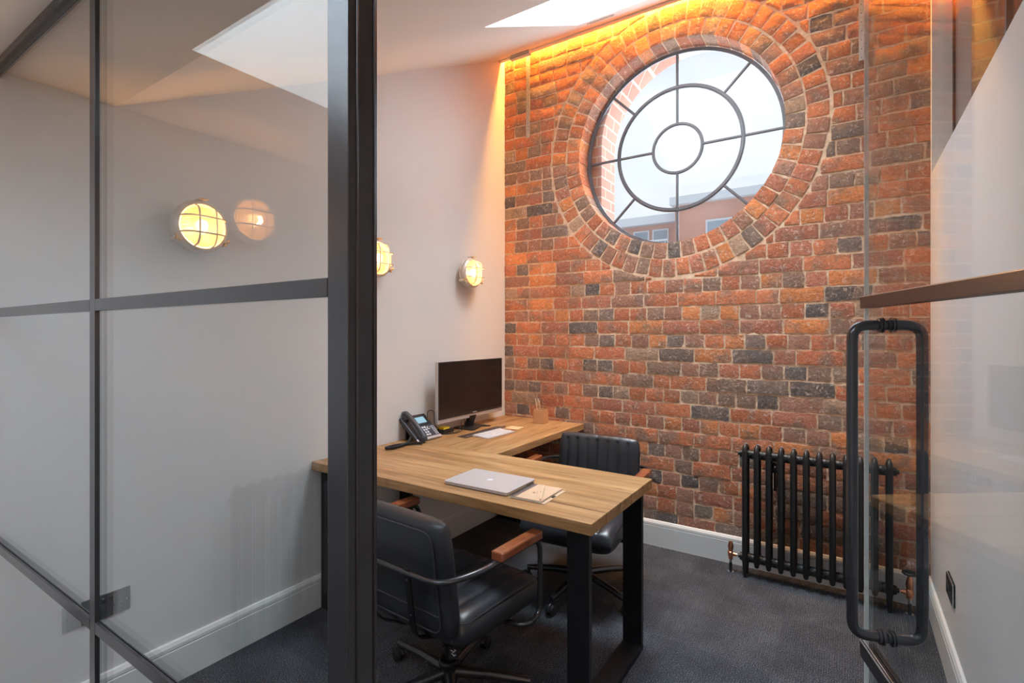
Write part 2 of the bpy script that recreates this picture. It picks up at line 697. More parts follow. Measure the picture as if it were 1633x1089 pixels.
def slope_quad(mb, x0, x1, y0, y1, th=0.06):
    mb.add([(x, y, zs(y) + h) for x in (x0, x1) for y in (y0, y1) for h in (0, th)],
           [(0, 1, 3, 2), (4, 6, 7, 5), (0, 4, 5, 1), (2, 3, 7, 6), (0, 2, 6, 4), (1, 5, 7, 3)])


SX0, SX1, SY0, SY1 = 0.845, 2.0, -1.417, -0.432
c = MB()
slope_quad(c, 0, SX0, -2.564, -0.06)
slope_quad(c, SX1, FX1, -2.564, -0.06)
slope_quad(c, SX0, SX1, -2.564, SY0)
slope_quad(c, SX0, SX1, SY1, -0.06)
# flat ceiling with an opening in the corridor
HX0, HX1, HY0, HY1 = 0.641, 1.9, -4.2, -3.18
zf = 2.235
c.box(0, FX1, -3.18, -2.564, zf, zf + .06)
c.box(0, FX1, FY0, -4.2, zf, zf + .06)
c.box(0, HX0, -4.2, -3.18, zf, zf + .06)
c.box(HX1, FX1, -4.2, -3.18, zf, zf + .06)
structure(c.build('ceiling', ceil_paint))
# cap above the light slot
structure(sbox('trim_2', 0, FX1, -0.40, 0.02, 3.80, 3.86, ceil_paint))
# nosing of the ceiling edge along the brickwork
structure(sbox('trim_3', 0.0, W - .001, -0.085, -0.055, 3.495, 3.565, ceil_paint, bevel=0.006))


def shaft(name, x0, x1, y0, y1, z_of, top, mat):
    m = MB()
    t = 0.03
    for (ax0, ax1, ay0, ay1) in ((x0 - t, x0, y0 - t, y1 + t), (x1, x1 + t, y0 - t, y1 + t)):
        m.add([(x, y, z) for x in (ax0, ax1) for y in (ay0, ay1) for z in (z_of(y) + 0.0605, top)],
              [(0, 1, 3, 2), (4, 6, 7, 5), (0, 4, 5, 1), (2, 3, 7, 6), (0, 2, 6, 4), (1, 5, 7, 3)])
    for (ay0, ay1) in ((y0 - t, y0), (y1, y1 + t)):
        m.add([(x, y, z) for x in (x0, x1) for y in (ay0, ay1) for z in (z_of(y) + 0.0605, top)],
              [(0, 1, 3, 2), (4, 6, 7, 5), (0, 4, 5, 1), (2, 3, 7, 6), (0, 2, 6, 4), (1, 5, 7, 3)])
    return structure(m.build(name, mat))


s2 = shaft('window_2', SX0, SX1, SY0, SY1, zs, 3.95, ceil_paint)
sbox('pane', SX0, SX1, SY0, SY1, 3.93, 3.938, window_glass, s2)
s3 = shaft('window_3', HX0, HX1, HY0, HY1, lambda y: zf, 2.74, ceil_paint)
sbox('pane', HX0, HX1, HY0, HY1, 2.70, 2.708, window_glass, s3)


def skirting(name, p0, p1, nrm):
    """profiled board between p0 and p1 standing against a wall, nrm = direction into the room"""
    prof = [(0, 0), (0.018, 0), (0.018, 0.130), (0.0155, 0.132), (0.0155, 0.135), (0.018, 0.137), (0.017, 0.150), (0.010, 0.163), (0, 0.165)]
    p0 = Vector(p0); p1 = Vector(p1); n = Vector(nrm)
    m = len(prof)
    vs = [p0 + n * a + Vector((0, 0, b)) for a, b in prof] + [p1 + n * a + Vector((0, 0, b)) for a, b in prof]
    fs = [tuple(range(m)), tuple(range(2 * m - 1, m - 1, -1))] + [(i, i + m, (i + 1) % m + m, (i + 1) % m) for i in range(m)]
    return structure(MB().add(vs, fs).build(name, skirt_paint))


skirting('baseboard_left', (0.001, FY0, 0), (0.001, -0.02, 0), (1, 0, 0))
skirting('baseboard_back', (0.001, -0.006, 0), (W - .001, -0.006, 0), (0, -1, 0))
skirting('baseboard_right', (W - .001, -2.94, 0), (W - .001, -0.026, 0), (-1, 0, 0))

# ------------------------------------------------------------------ brick wall with round opening
CX, CZ, R0, R1, R2 = 1.303, 2.643, 0.657, 0.768, 0.885
PAL = [((0.62, 0.220, 0.108), 28), ((0.57, 0.195, 0.100), 24), ((0.72, 0.27, 0.105), 14), ((0.49, 0.190, 0.122), 20),
       ((0.41, 0.205, 0.143), 13), ((0.33, 0.205, 0.150), 9), ((0.25, 0.185, 0.155), 6), ((0.17, 0.142, 0.132), 5), ((0.44, 0.29, 0.20), 5)]
PC = np.array([p[0] for p in PAL])
PW = np.array([p[1] for p in PAL], float); PW /= PW.sum()


def tone(header=False):
    pw = PW.copy()
    if header:
        pw[4:] *= 1.7
        pw /= pw.sum()
    cc = PC[rng.choice(len(PAL), p=pw)] * rng.uniform(0.85, 1.15)
    return cc


BV, BF, BC = [], [], []      # verts, faces, face colours


def add_brick_grid(pf, nu, nv, depth, colr, out=(0, -1, 0)):
    """pf(u,v) -> (x,z) of the face; builds a roughened pillow face and skirts going back into the mortar"""
    base = len(BV)
    proud = rng.uniform(0.004, 0.009)
    tilt_u, tilt_v = rng.uniform(-0.0015, 0.0015, 2)
    for j in range(nv + 1):
        for i in range(nu + 1):
            u = i / nu; v = j / nv
            x, z = pf(u, v)
            edge = (i in (0, nu)) + (j in (0, nv))
            drop = rng.uniform(0.0008, 0.0034) if edge == 1 else (rng.uniform(0.002, 0.004) if edge == 2 else 0.0)
            y = 0.0045 - proud + drop + tilt_u * (u - .5) + tilt_v * (v - .5) + rng.normal(0, 0.0009)
            BV.append((x, y, z))
    def idx(i, j): return base + j * (nu + 1) + i
    for j in range(nv):
        for i in range(nu):
            BF.append((idx(i, j), idx(i + 1, j), idx(i + 1, j + 1), idx(i, j + 1)))
            BC.append(colr)
    ring = [idx(i, 0) for i in range(nu + 1)] + [idx(nu, j) for j in range(1, nv + 1)] + \
           [idx(i, nv) for i in range(nu - 1, -1, -1)] + [idx(0, j) for j in range(nv - 1, 0, -1)]
    b2 = len(BV)
    for k in ring:
        x, y, z = BV[k]
        BV.append((x, depth, z))
    m = len(ring)
    for k in range(m):
        BF.append((ring[k], b2 + k, b2 + (k + 1) % m, ring[(k + 1) % m]))
        BC.append(colr)


# radial bricks of the two rings
def ring_bricks(ra, rb, count, phase, depth):
    for k in range(count):
        a0 = 2 * PI * (k + phase) / count
        g = 0.006 / ((ra + rb) / 2)
        j0, j1 = rng.uniform(-0.25, 0.25, 2) * g
        s0 = a0 + g + j0
        s1 = a0 + 2 * PI / count - g + j1
        i0 = ra + rng.uniform(-0.002, 0.002)
        i1 = rb - 0.011 + rng.uniform(-0.006, 0.004)

        def pf(u, v, s0=s0, s1=s1, i0=i0, i1=i1):
            r = i1 + (i0 - i1) * u
            # keep brick sides parallel rather than radial
            am = (s0 + s1) / 2; wd = (s1 - s0) / 2 * (0.35 * r + 0.65 * (i0 + i1) / 2)
            t = (v * 2 - 1) * wd * (1 + rng.normal(0, 0.008))
            return (CX + r * math.cos(am) - t * math.sin(am), CZ + r * math.sin(am) + t * math.cos(am))
        add_brick_grid(pf, 6, 4, depth, tone(True))


ring_bricks(R0, R1, 50, 0.2, 0.165)
ring_bricks(R1, R2, 59, 0.6, 0.02)

# horizontal courses
PITCH = 0.0894
Z0 = 1.121
ZTOP = 3.79
XR = FX1 - 0.001
krow = int(-math.floor((Z0 - 0.10) / PITCH))
row = krow
while True:
    z0 = Z0 + row * PITCH
    if z0 > ZTOP:
        break
    header = (row % 2 == 0)
    L = 0.1155 if header else 0.228
    x = -rng.uniform(0.0, 0.05) - (0.0 if header else 0.11 * ((row // 2) % 2))
    drift = rng.uniform(-0.003, 0.003)
    while x < XR:
        is_head = header
        ll = L
        if not header and rng.rand() < 0.10:
            ll = 0.1155
        if header and rng.rand() < 0.07:
            ll = 0.228
        ll += rng.normal(0, 0.0035)
        xa = max(x + 0.0052, 0.001); xb = min(x + ll - 0.0052, XR)
        za = z0 + 0.0062 + rng.uniform(-0.002, 0.0015); zb = min(z0 + PITCH - 0.0062 + rng.uniform(-0.002, 0.002), ZTOP)
        x += ll
        if xb - xa < 0.015:
            continue
        zm = (za + zb) / 2
        RR = R2 + 0.004

        def near(xx, zz): return math.hypot(xx - CX, zz - CZ) < RR
        colr = tone(ll < 0.2)
        skew = rng.normal(0, 0.0012)
        cs = [(xa, za), (xb, za), (xa, zb), (xb, zb), (xa, zm), (xb, zm), ((xa + xb) / 2, za), ((xa + xb) / 2, zb)]
        hit = [near(*p) for p in cs]
        if not any(hit):
            nu = max(4, int((xb - xa) / 0.018))

            def pf(u, v, xa=xa, xb=xb, za=za, zb=zb, skew=skew):
                xx = xa + (xb - xa) * u
                zz = za + (zb - za) * v + skew * (u * 2 - 1)
                if u in (0, 1): xx += rng.normal(0, 0.0020)
                if v in (0, 1): zz += rng.normal(0, 0.0016)
                return (xx, zz)
            add_brick_grid(pf, nu, 4, 0.02, colr)
        elif not all(hit):
            # clip: column profiles
            cols = []
            n = max(6, int((xb - xa) / 0.012))
            for i in range(n + 1):
                xx = xa + (xb - xa) * i / n
                d2 = RR * RR - (xx - CX) ** 2
                lo, hi = za, zb
                if d2 > 0:
                    s = math.sqrt(d2)
                    if zm > CZ: lo = max(lo, CZ + s)
                    else: hi = min(hi, CZ - s)
                if hi - lo > 0.012:
                    cols.append((xx, lo, hi))
                else:
                    cols.append(None)
            runs = []; cur = []
            for q in cols:
                if q is None:
                    if len(cur) > 1: runs.append(cur)
                    cur = []
                else:
                    cur.append(q)
            if len(cur) > 1: runs.append(cur)
            for rn in runs:
                if rn[-1][0] - rn[0][0] < 0.02:
                    continue
                m = len(rn) - 1

                def pf(u, v, rn=rn, m=m):
                    q = rn[int(round(u * m))]
                    return (q[0], q[1] + (q[2] - q[1]) * v)
                add_brick_grid(pf, m, 4, 0.02, colr)
    row += 1

me = bpy.data.meshes.new('brick_faces')
me.from_pydata(BV, [], BF)
ca = me.color_attributes.new('tone', 'FLOAT_COLOR', 'CORNER')
counts = np.array([len(f) for f in BF])
cols = np.ones((counts.sum(), 4), np.float32)
cols[:, :3] = np.repeat(np.array(BC), counts, axis=0)
ca.data.foreach_set('color', cols.ravel())
bm = bmesh.new(); bm.from_mesh(me)
bmesh.ops.recalc_face_normals(bm, faces=bm.faces[:])
bm.to_mesh(me); bm.free()
wall_back = bpy.data.objects.new('wall_brick', None)
structure(wall_back)
COL.objects.link(wall_back)
ob = link_obj('bricks', me, brick_m, wall_back)
me.shade_smooth()
em = ob.modifiers.new('split', 'EDGE_SPLIT'); em.split_angle = math.radians(48)


# mortar bed: slab with a round hole (inner leaf), then the outer leaf with a taller arched hole
def holed_slab(mb, hole, x0, x1, z0, z1, y0, y1):
    n = len(hole)
    cx = sum(p[0] for p in hole) / n; cz = sum(p[1] for p in hole) / n
    outer = []
    for (hx, hz) in hole:
        dx, dz = hx - cx, hz - cz
        ts = []
        if dx > 1e-9: ts.append((x1 - cx) / dx)
        if dx < -1e-9: ts.append((x0 - cx) / dx)
        if dz > 1e-9: ts.append((z1 - cz) / dz)
        if dz < -1e-9: ts.append((z0 - cz) / dz)
        t_ = min(ts)
        outer.append((cx + dx * t_, cz + dz * t_))
    # snap nearest samples to the rectangle corners
    for c_ in ((x0, z0), (x1, z0), (x0, z1), (x1, z1)):
        k = min(range(n), key=lambda i: (outer[i][0] - c_[0]) ** 2 + (outer[i][1] - c_[1]) ** 2)
        outer[k] = c_
    vs = [(p[0], y0, p[1]) for p in hole] + [(p[0], y0, p[1]) for p in outer] + \
         [(p[0], y1, p[1]) for p in hole] + [(p[0], y1, p[1]) for p in outer]
    fs = []
    for i in range(n):
        j = (i + 1) % n
        fs += [(i, j, n + j, n + i), (2 * n + i, 3 * n + i, 3 * n + j, 2 * n + j), (i, 2 * n + i, 2 * n + j, j), (n + i, n + j, 3 * n + j, 3 * n + i)]
    mb.add(vs, fs)


HN = 128
hole1 = [(CX + (R0 + 0.004) * math.cos(2 * PI * k / HN), CZ + (R0 + 0.004) * math.sin(2 * PI * k / HN)) for k in range(HN)]
m1 = MB()
holed_slab(m1, hole1, 0.0, FX1, -0.05, 3.86, 0.0045, 0.17)
m1.build('mortar', mortar_m, wall_back)
# outer leaf
ox0, ox1, oar = 0.745, 1.99, 0.62
ocx = (ox0 + ox1) / 2
hole2 = [(ox0, 1.93), (ocx, 1.93), (ox1, 1.93), (ox1, 2.3)] + [(ocx + oar * math.cos(a), 2.76 + oar * math.sin(a)) for a in np.linspace(0, PI, 33)] + [(ox0, 2.3)]
hole2d = []
for i in range(len(hole2)):
    a = hole2[i]; b_ = hole2[(i + 1) % len(hole2)]
    for k in range(4):
        hole2d.append((a[0] + (b_[0] - a[0]) * k / 4, a[1] + (b_[1] - a[1]) * k / 4))
hole2d.reverse()


def outer_brick():
    m, t, b = new_mat('outer_leaf_brick')
    v = coords(t)
    # rotate so courses stack along z for the reveal faces
    sep = N(t, 'ShaderNodeSeparateXYZ'); t.links.new(v, sep.inputs[0])
    cmb = N(t, 'ShaderNodeCombineXYZ')
    ad = N(t, 'ShaderNodeMath', operation='ADD')
    t.links.new(sep.outputs['X'], ad.inputs[0]); t.links.new(sep.outputs['Y'], ad.inputs[1])
    t.links.new(ad.outputs[0], cmb.inputs['X']); t.links.new(sep.outputs['Z'], cmb.inputs['Y'])
    br = N(t, 'ShaderNodeTexBrick')
    br.inputs['Scale'].default_value = 1.0
    br.inputs['Brick Width'].default_value = 0.22
    br.inputs['Row Height'].default_value = 0.075
    br.inputs['Mortar Size'].default_value = 0.006
    br.inputs['Color1'].default_value = (0.50, 0.20, 0.12, 1)
    br.inputs['Color2'].default_value = (0.42, 0.15, 0.09, 1)
    br.inputs['Mortar'].default_value = (0.55, 0.40, 0.30, 1)
    t.links.new(cmb.outputs[0], br.inputs['Vector'])
    t.links.new(br.outputs['Color'], b.inputs['Base Color'])
    b.inputs['Roughness'].default_value = 0.85
    return m


m2 = MB()
holed_slab(m2, hole2d, 0.0, FX1, -0.05, 4.3, 0.1705, 0.42)
m2.build('outer_leaf', outer_brick(), wall_back)

# ------------------------------------------------------------------ round window
win = bpy.data.objects.new('window_1', None); structure(win); COL.objects.link(win)
win_iron = simple('window_iron', (0.17, 0.175, 0.20), 0.38, metal=0.25, var=0.12)
YW = 0.150


def ring_mesh(mb, r_in, r_out, y0, y1, n=96):
    pr = [(r_in, y0), (r_out, y0), (r_out, y1), (r_in, y1)]
    vs = []
    for k in range(n):
        a = 2 * PI * k / n
        for r, y in pr:
            vs.append((CX + r * math.cos(a), y, CZ - 0.004 + r * math.sin(a)))
    fs = []
    for k in range(n):
        j = (k + 1) % n
        for q in range(4):
            fs.append((k * 4 + q, j * 4 + q, j * 4 + (q + 1) % 4, k * 4 + (q + 1) % 4))
    mb.add(vs, fs)


f1 = MB(); ring_mesh(f1, 0.643, 0.654, YW - 0.010, YW + 0.010); ring_mesh(f1, 0.632, 0.6435, YW - 0.004, YW + 0.006)
f1.build('outer_ring', win_iron, win, smooth=True)
f2 = MB(); ring_mesh(f2, 0.405, 0.417, YW - 0.009, YW + 0.009); ring_mesh(f2, 0.397, 0.425, YW - 0.003, YW + 0.005)
f2.build('middle_ring', win_iron, win, smooth=True)
f3 = MB(); ring_mesh(f3, 0.158, 0.168, YW - 0.008, YW + 0.008); ring_mesh(f3, 0.152, 0.174, YW - 0.003, YW + 0.005)
f3.build('inner_ring', win_iron, win, smooth=True)


def spoke(a, ra, rb):
    m = MB()
    M = Matrix.Translation((CX, YW, CZ - 0.004)) @ Matrix.Rotation(-a, 4, 'Y')
    m.box(ra, rb, -0.009, 0.008, -0.0045, 0.0045, M)
    m.box(ra, rb, -0.002, 0.004, -0.009, 0.009, M)
    return m.build('glazing_bar', win_iron, win)


for d in (0, 90, 180, 270):
    spoke(math.radians(d), 0.168, 0.402)
for d in (0, 90, 180, 270, 45, 135, 225, 315):
    spoke(math.radians(d), 0.420, 0.634)
nb = 96
gd = MB()
vs = [(CX + 0.634 * math.cos(2 * PI * k / nb), YW + 0.001, CZ - .004 + 0.634 * math.sin(2 * PI * k / nb)) for k in range(nb)]
gd.prism([(p[0], p[2]) for p in vs], YW - 0.001, YW + 0.003, 'y')
gd.build('pane', veiled_glass, win)

# building across the street
bld = thing('apartment_building', 'distant orange apartment building with flat roof seen through the round window', 'building', (-2.0, 12.2, -3))
sbox('wall', -4.5, 0.0, 0.0, 4.0, 0, 7.70, orange_brick, bld)
sbox('wing', 0.15, 3.9, -0.8, 4.0, 0, 8.0, orange_brick, bld)
sbox('roof', -4.7, 0.1, -0.25, 4.2, 7.70, 7.95, white_render, bld)
sbox('roof', 0.05, 4.0, -1.0, 4.2, 8.0, 8.22, white_render, bld)
for x in (-1.35, -0.75):
    wn = sbox('window', x, x + 0.5, -0.05, 0.03, 7.0, 7.55, white_render, bld)
    sbox('pane', x + 0.05, x + 0.45, -0.07, -0.04, 7.05, 7.5, window_dark, wn)
for x in (1.0, 2.3):
    wn = sbox('window', x, x + 0.8, -0.85, -0.77, 6.7, 7.5, white_render, bld)
    sbox('pane', x + 0.05, x + 0.75, -0.87, -0.84, 6.76, 7.44, window_dark, wn)
rl = MB()
for k in range(22):
    rl.box(-4.4 + k * 0.2, -4.38 + k * 0.2, -0.62, -0.60, 6.6, 7.1)
rl.box(-4.4, -0.1, -0.64, -0.58, 7.08, 7.13)
rl.box(-4.4, -0.1, -0.64, -0.0, 6.5, 6.6)
rl.build('balcony', white_render, bld)

# ------------------------------------------------------------------ glass screen
gs = thing('glass_partition', 'black framed glass screen beside the open doorway', 'partition', (1.7, YG, 0))


def wpart(mb, name, mat, root, **k):
    """mesh given in world coordinates, parented to root that is only translated/rotated about z"""
    Mi = Matrix.Translation(root.location) @ Matrix.Rotation(root.rotation_euler.z, 4, 'Z')
    Mi = Mi.inverted()
    mb.v = [tuple(Mi @ Vector(p)) for p in mb.v]
    return mb.build(name, mat, root, **k)


mb = MB(); mb.box(1.675, 1.717, YG, YG + 0.050, 0, zf - 0.001); mb.box(1.679, 1.7195, YG + .013, YG + .016, 0, zf - .001)
mb.box(1.679, 1.7195, YG + .042, YG + .045, 0, zf - .001)
wpart(mb, 'post', black_frame, gs, bevel=0.002)
mb = MB(); mb.box(0.836, 0.866, YG, YG + 0.0085, 0.0, zf - 0.026); mb.box(0.838, 0.8655, YG + 0.0085, YG + 0.0095, 0.0, zf - 0.026)
wpart(mb, 'mullion', black_frame, gs, bevel=0.001)
mb = MB(); mb.box(0.0, 1.674, YG, YG + 0.028, zf - 0.025, zf - 0.001)
wpart(mb, 'top_rail', black_frame, gs, bevel=0.002)
mb = MB(); mb.box(0.0, 1.674, YG, YG + 0.045, 0.0, 0.05)
wpart(mb, 'bottom_rail', black_frame, gs, bevel=0.002)
for (xa, xb) in ((0.001, 0.835), (0.8665, 1.674)):
    mb = MB(); mb.box(xa, xb, YG, YG + 0.009, 1.448, 1.474)
    wpart(mb, 'transom', black_frame, gs, bevel=0.001)
    mb = MB(); mb.box(xa, xb, YG, YG + 0.006, 0.731, 0.757); mb.box(xa, xb, YG + 0.006, YG + 0.008, 0.731, 0.752); mb.box(xa, xb, YG + 0.008, YG + 0.011, 0.731, 0.757)
    wpart(mb, 'glazing_bar', black_frame, gs, bevel=0.001)
for (xa, xb) in ((0.001, 0.8505), (0.8510, 1.674)):
    for (za, zb) in ((0.051, 0.7435), (0.7440, 1.4600), (1.4605, 2.209)):
        mb = MB(); mb.box(xa, xb, YG + 0.0115, YG + 0.0175, za, zb)
        wpart(mb, 'pane', clear_glass, gs)

# clerestory glazing over the right-hand partition
cl = thing('clerestory_glazing', 'glazed strip above the right hand partition, with dark mullions', 'glazing', (2.69, -1.5, 2.2))
mb = MB(); mb.box(2.684, 2.698, -0.145, -0.115, 2.2005, zs(-.145) - .002)
wpart(mb, 'mullion', black_steel, cl)
mb = MB(); mb.box(2.680, 2.700, -1.135, -1.115, 2.2005, zs(-1.14) - .002)
wpart(mb, 'mullion', black_steel, cl)
mb = MB(); mb.prism([(-2.50, 2.2005), (-0.115, 2.2005), (-0.115, zs(-.115) - .003), (-2.50, zs(-2.50) - .003)], 2.688, 2.694, 'x')
wpart(mb, 'pane', clear_glass, cl)

# ------------------------------------------------------------------ door
phi = math.radians(18.1)
F = Vector((2.293, -2.060, 0))
hinge = F - Vector((-math.sin(phi), math.cos(phi), 0)) * 0.885
door = bpy.data.objects.new('door_1', None); structure(door); COL.objects.link(door)
door.location = hinge
# local +x runs from hinge to free edge, local +y is the camera-side normal (-cos,-sin)
door.rotation_euler = (0, 0, PI / 2 + phi)
DT = 2.18
mb = MB(); mb.box(0.02, 0.8835, -0.004, 0.004, 0.012, DT)
mb.build('pane', clear_glass, door)
mb = MB(); mb.box(0.8838, 0.8855, -0.0040, 0.0040, 0.012, DT)
mb.build('pane_edge', glass_edge, door)
for (za, zb, nm) in ((1.449, 1.474, 'transom'), (0.733, 0.767, 'glazing_bar'), (0.012, 0.05, 'bottom_rail'), (DT - .04, DT, 'top_rail')):
    mb = MB()
    mb.box(0.02, 0.8875, 0.0045, 0.011, za, zb)
    mb.box(0.02, 0.8875, -0.011, -0.0045, za, zb)
    o = mb.build(nm, black_frame, door, bevel=0.001)
    mb = MB(); mb.box(0.02, 0.8875, 0.0112, 0.0120, zb - 0.002, zb - .0003)
    mb.box(0.02, 0.8875, 0.0052, 0.0068, zb, zb + 0.0008)
    mb.build('bead', bead_light, o)
mb = MB(); mb.box(0.0, 0.02, -0.016, 0.016, 0.0, DT)
mb.build('hinge_stile', black_frame, door, bevel=0.001)
# pull handle: a loop crossing the glass
hx = 0.885 - 0.094
so = 0.057
zt, zb = 1.4135, 0.826
hm = MB()
pts = fillet([(hx, 0.001, zt), (hx, so, zt), (hx, so, zb), (hx, 0.001, zb)], 0.042, 10)
hm.tube(pts, 0.0095, 20)
pts = fillet([(hx, -0.001, zt), (hx, -so, zt), (hx, -so, zb), (hx, -0.001, zb)], 0.042, 10)
hm.tube(pts, 0.0095, 20)
handle = hm.build('pull_handle', black_frame, door, smooth=True)
for z in (zt, zb):
    for s in (1, -1):
        mb = MB()
        M = Matrix.Translation((hx, s * 0.0055, z)) @ Matrix.Rotation(-s * PI / 2, 4, 'X')
        mb.lathe([(0.0120, 0), (0.0146, 0.001), (0.0146, 0.0035), (0.0115, 0.0042), (0.0115, 0.0055), (0.0134, 0.0062), (0.0134, 0.0088), (0.0096, 0.010)], 24, M)
        mb.build('collar', black_frame, handle, smooth=True)

# ------------------------------------------------------------------ desks


def planks(n, x0, x1, y0, y1, z0, z1, axis, mat, parent, name='tabletop'):
    V, Fc, Cc = [], [], []
    r_ = random.Random(int(x1 * 1000) + axis)
    m = MB()
    rows_ = []
    for k in range(n):
        g = 0.0011
        if axis == 0:
            w_ = (y1 - y0) / n
            a = (x0, x1, y0 + k * w_ + (g if k else 0), y0 + (k + 1) * w_ - (g if k < n - 1 else 0), z0, z1)
        else:
            w_ = (x1 - x0) / n
            a = (x0 + k * w_ + (g if k else 0), x0 + (k + 1) * w_ - (g if k < n - 1 else 0), y0, y1, z0, z1)
        m.box(*a)
        rows_.append(r_.random())
    loc = Vector(parent.location)
    m.v = [(p[0] - loc.x, p[1] - loc.y, p[2] - loc.z) for p in m.v]
    me_ = bpy.data.meshes.new(name)
    me_.from_pydata(m.v, [], m.f)
    bmm = bmesh.new(); bmm.from_mesh(me_)
    bmesh.ops.recalc_face_normals(bmm, faces=bmm.faces[:])
    bmm.to_mesh(me_); bmm.free()
    at = me_.color_attributes.new('board', 'FLOAT_COLOR', 'CORNER')
    arr = np.ones((len(me_.loops), 4), np.float32)
    for p in me_.polygons:
        b_ = min(p.vertices) // 8
        for li in p.loop_indices:
            arr[li, :3] = rows_[b_]
    at.data.foreach_set('color', arr.ravel())
    o = link_obj(name, me_, mat, parent)
    md = o.modifiers.new('bevel', 'BEVEL'); md.width = 0.0025; md.segments = 2; md.limit_method = 'ANGLE'
    return o


def uframe(mb_, x0, x1, y0, y1, ztop, t=0.026):
    """flat-bar loop standing in the y-z plane"""
    mb_.box(x0, x1, y0, y0 + t, 0, ztop)
    mb_.box(x0, x1, y1 - t, y1, 0, ztop)
    mb_.box(x0, x1, y0 + t, y1 - t, 0, t)
    mb_.box(x0, x1, y0 + t, y1 - t, ztop - t, ztop)


DZ = 0.749
DTH = 0.042
desk = thing('desk', 'long pine board desk on black steel loop legs, laptop lying on it', 'desk', (0.77, -1.42, 0))
planks(5, 0.003, 1.535, -1.742, -1.098, DZ - DTH, DZ, 0, wood_x, desk)
for (xa, xb) in ((1.420, 1.506), (0.022, 0.108)):
    mb = MB(); uframe(mb, xa, xb, -1.700, -1.130, DZ - DTH - 0.0005)
    wpart(mb, 'leg', black_steel, desk, bevel=0.0015)
desk2 = thing('side_desk', 'shorter pine board desk against the brick wall carrying the monitor', 'desk', (0.345, -0.55, 0))
planks(4, 0.003, 0.690, -1.0965, -0.012, DZ - DTH, DZ, 1, wood_y, desk2)
mb = MB()
t = 0.026
mb.box(0.05, 0.05 + t, -0.17, -0.085, 0, DZ - DTH - .0005); mb.box(0.60, 0.60 + t, -0.17, -0.085, 0, DZ - DTH - .0005)
mb.box(0.05 + t, 0.60, -0.17, -0.085, 0, t); mb.box(0.05 + t, 0.60, -0.17, -0.085, DZ - DTH - t, DZ - DTH - .0005)
wpart(mb, 'leg', black_steel, desk2, bevel=0.0015)

# ------------------------------------------------------------------ chairs


def cushion(w_, h_, th, nx, nz, chan, pw=7.0, chan_front=True, sag=0.0):
    """closed pillow in the x-z plane; front faces +y; chan = number of channels"""
    m = MB()
    def outline(u, v):
        # squircle mapping of the square to a rounded rectangle
        k = 0.10
        x = u * w_ / 2 * (1 - k * (v ** 2) ** 3 * 0.55)
        z = v * h_ / 2 * (1 - k * (u ** 2) ** 3 * 0.55)
        return x, z
    vs = []
    for side in (1, -1):
        for j in range(nz + 1):
            for i in range(nx + 1):
                # cosine spacing concentrates samples at rims
                su = i / nx * 2 - 1; sv = j / nz * 2 - 1
                u = math.copysign(1 - (1 - abs(su)) ** 1.6, su)
                v = math.copysign(1 - (1 - abs(sv)) ** 1.6, sv)
                x, z = outline(u, v)
                t_ = ((1 - abs(u) ** pw) * (1 - abs(v) ** pw))
                t_ = max(t_, 0) ** 0.42
                y = side * th / 2 * t_
                if side == 1 and chan:
                    fr = (x / w_ + 0.5) * chan
                    gr = abs(math.sin(PI * fr)) ** 0.26
                    inside = 1 if abs(v) < 0.86 and abs(u) < 0.97 else 0.15
                    y -= (1 - gr) * 0.020 * inside * (1 if t_ > .2 else 0)
                vs.append((x, y, z))
    n1 = (nx + 1) * (nz + 1)
    fs = []
    for s in (0, 1):
        for j in range(nz):
            for i in range(nx):
                a = s * n1 + j * (nx + 1) + i
                q = (a, a + 1, a + nx + 2, a + nx + 1)
                fs.append(q if s == 0 else q[::-1])
    m.add(vs, fs)
    return m


def merge_build(m, name, mat, parent, M):
    m.v = [tuple(M @ Vector(p)) for p in m.v]
    me_ = bpy.data.meshes.new(name)
    me_.from_pydata(m.v, [], m.f)
    b_ = bmesh.new(); b_.from_mesh(me_)
    bmesh.ops.remove_doubles(b_, verts=b_.verts[:], dist=0.0004)
    bmesh.ops.recalc_face_normals(b_, faces=b_.faces[:])
    b_.to_mesh(me_); b_.free()
    o = link_obj(name, me_, mat, parent)
    me_.shade_smooth()
    return o


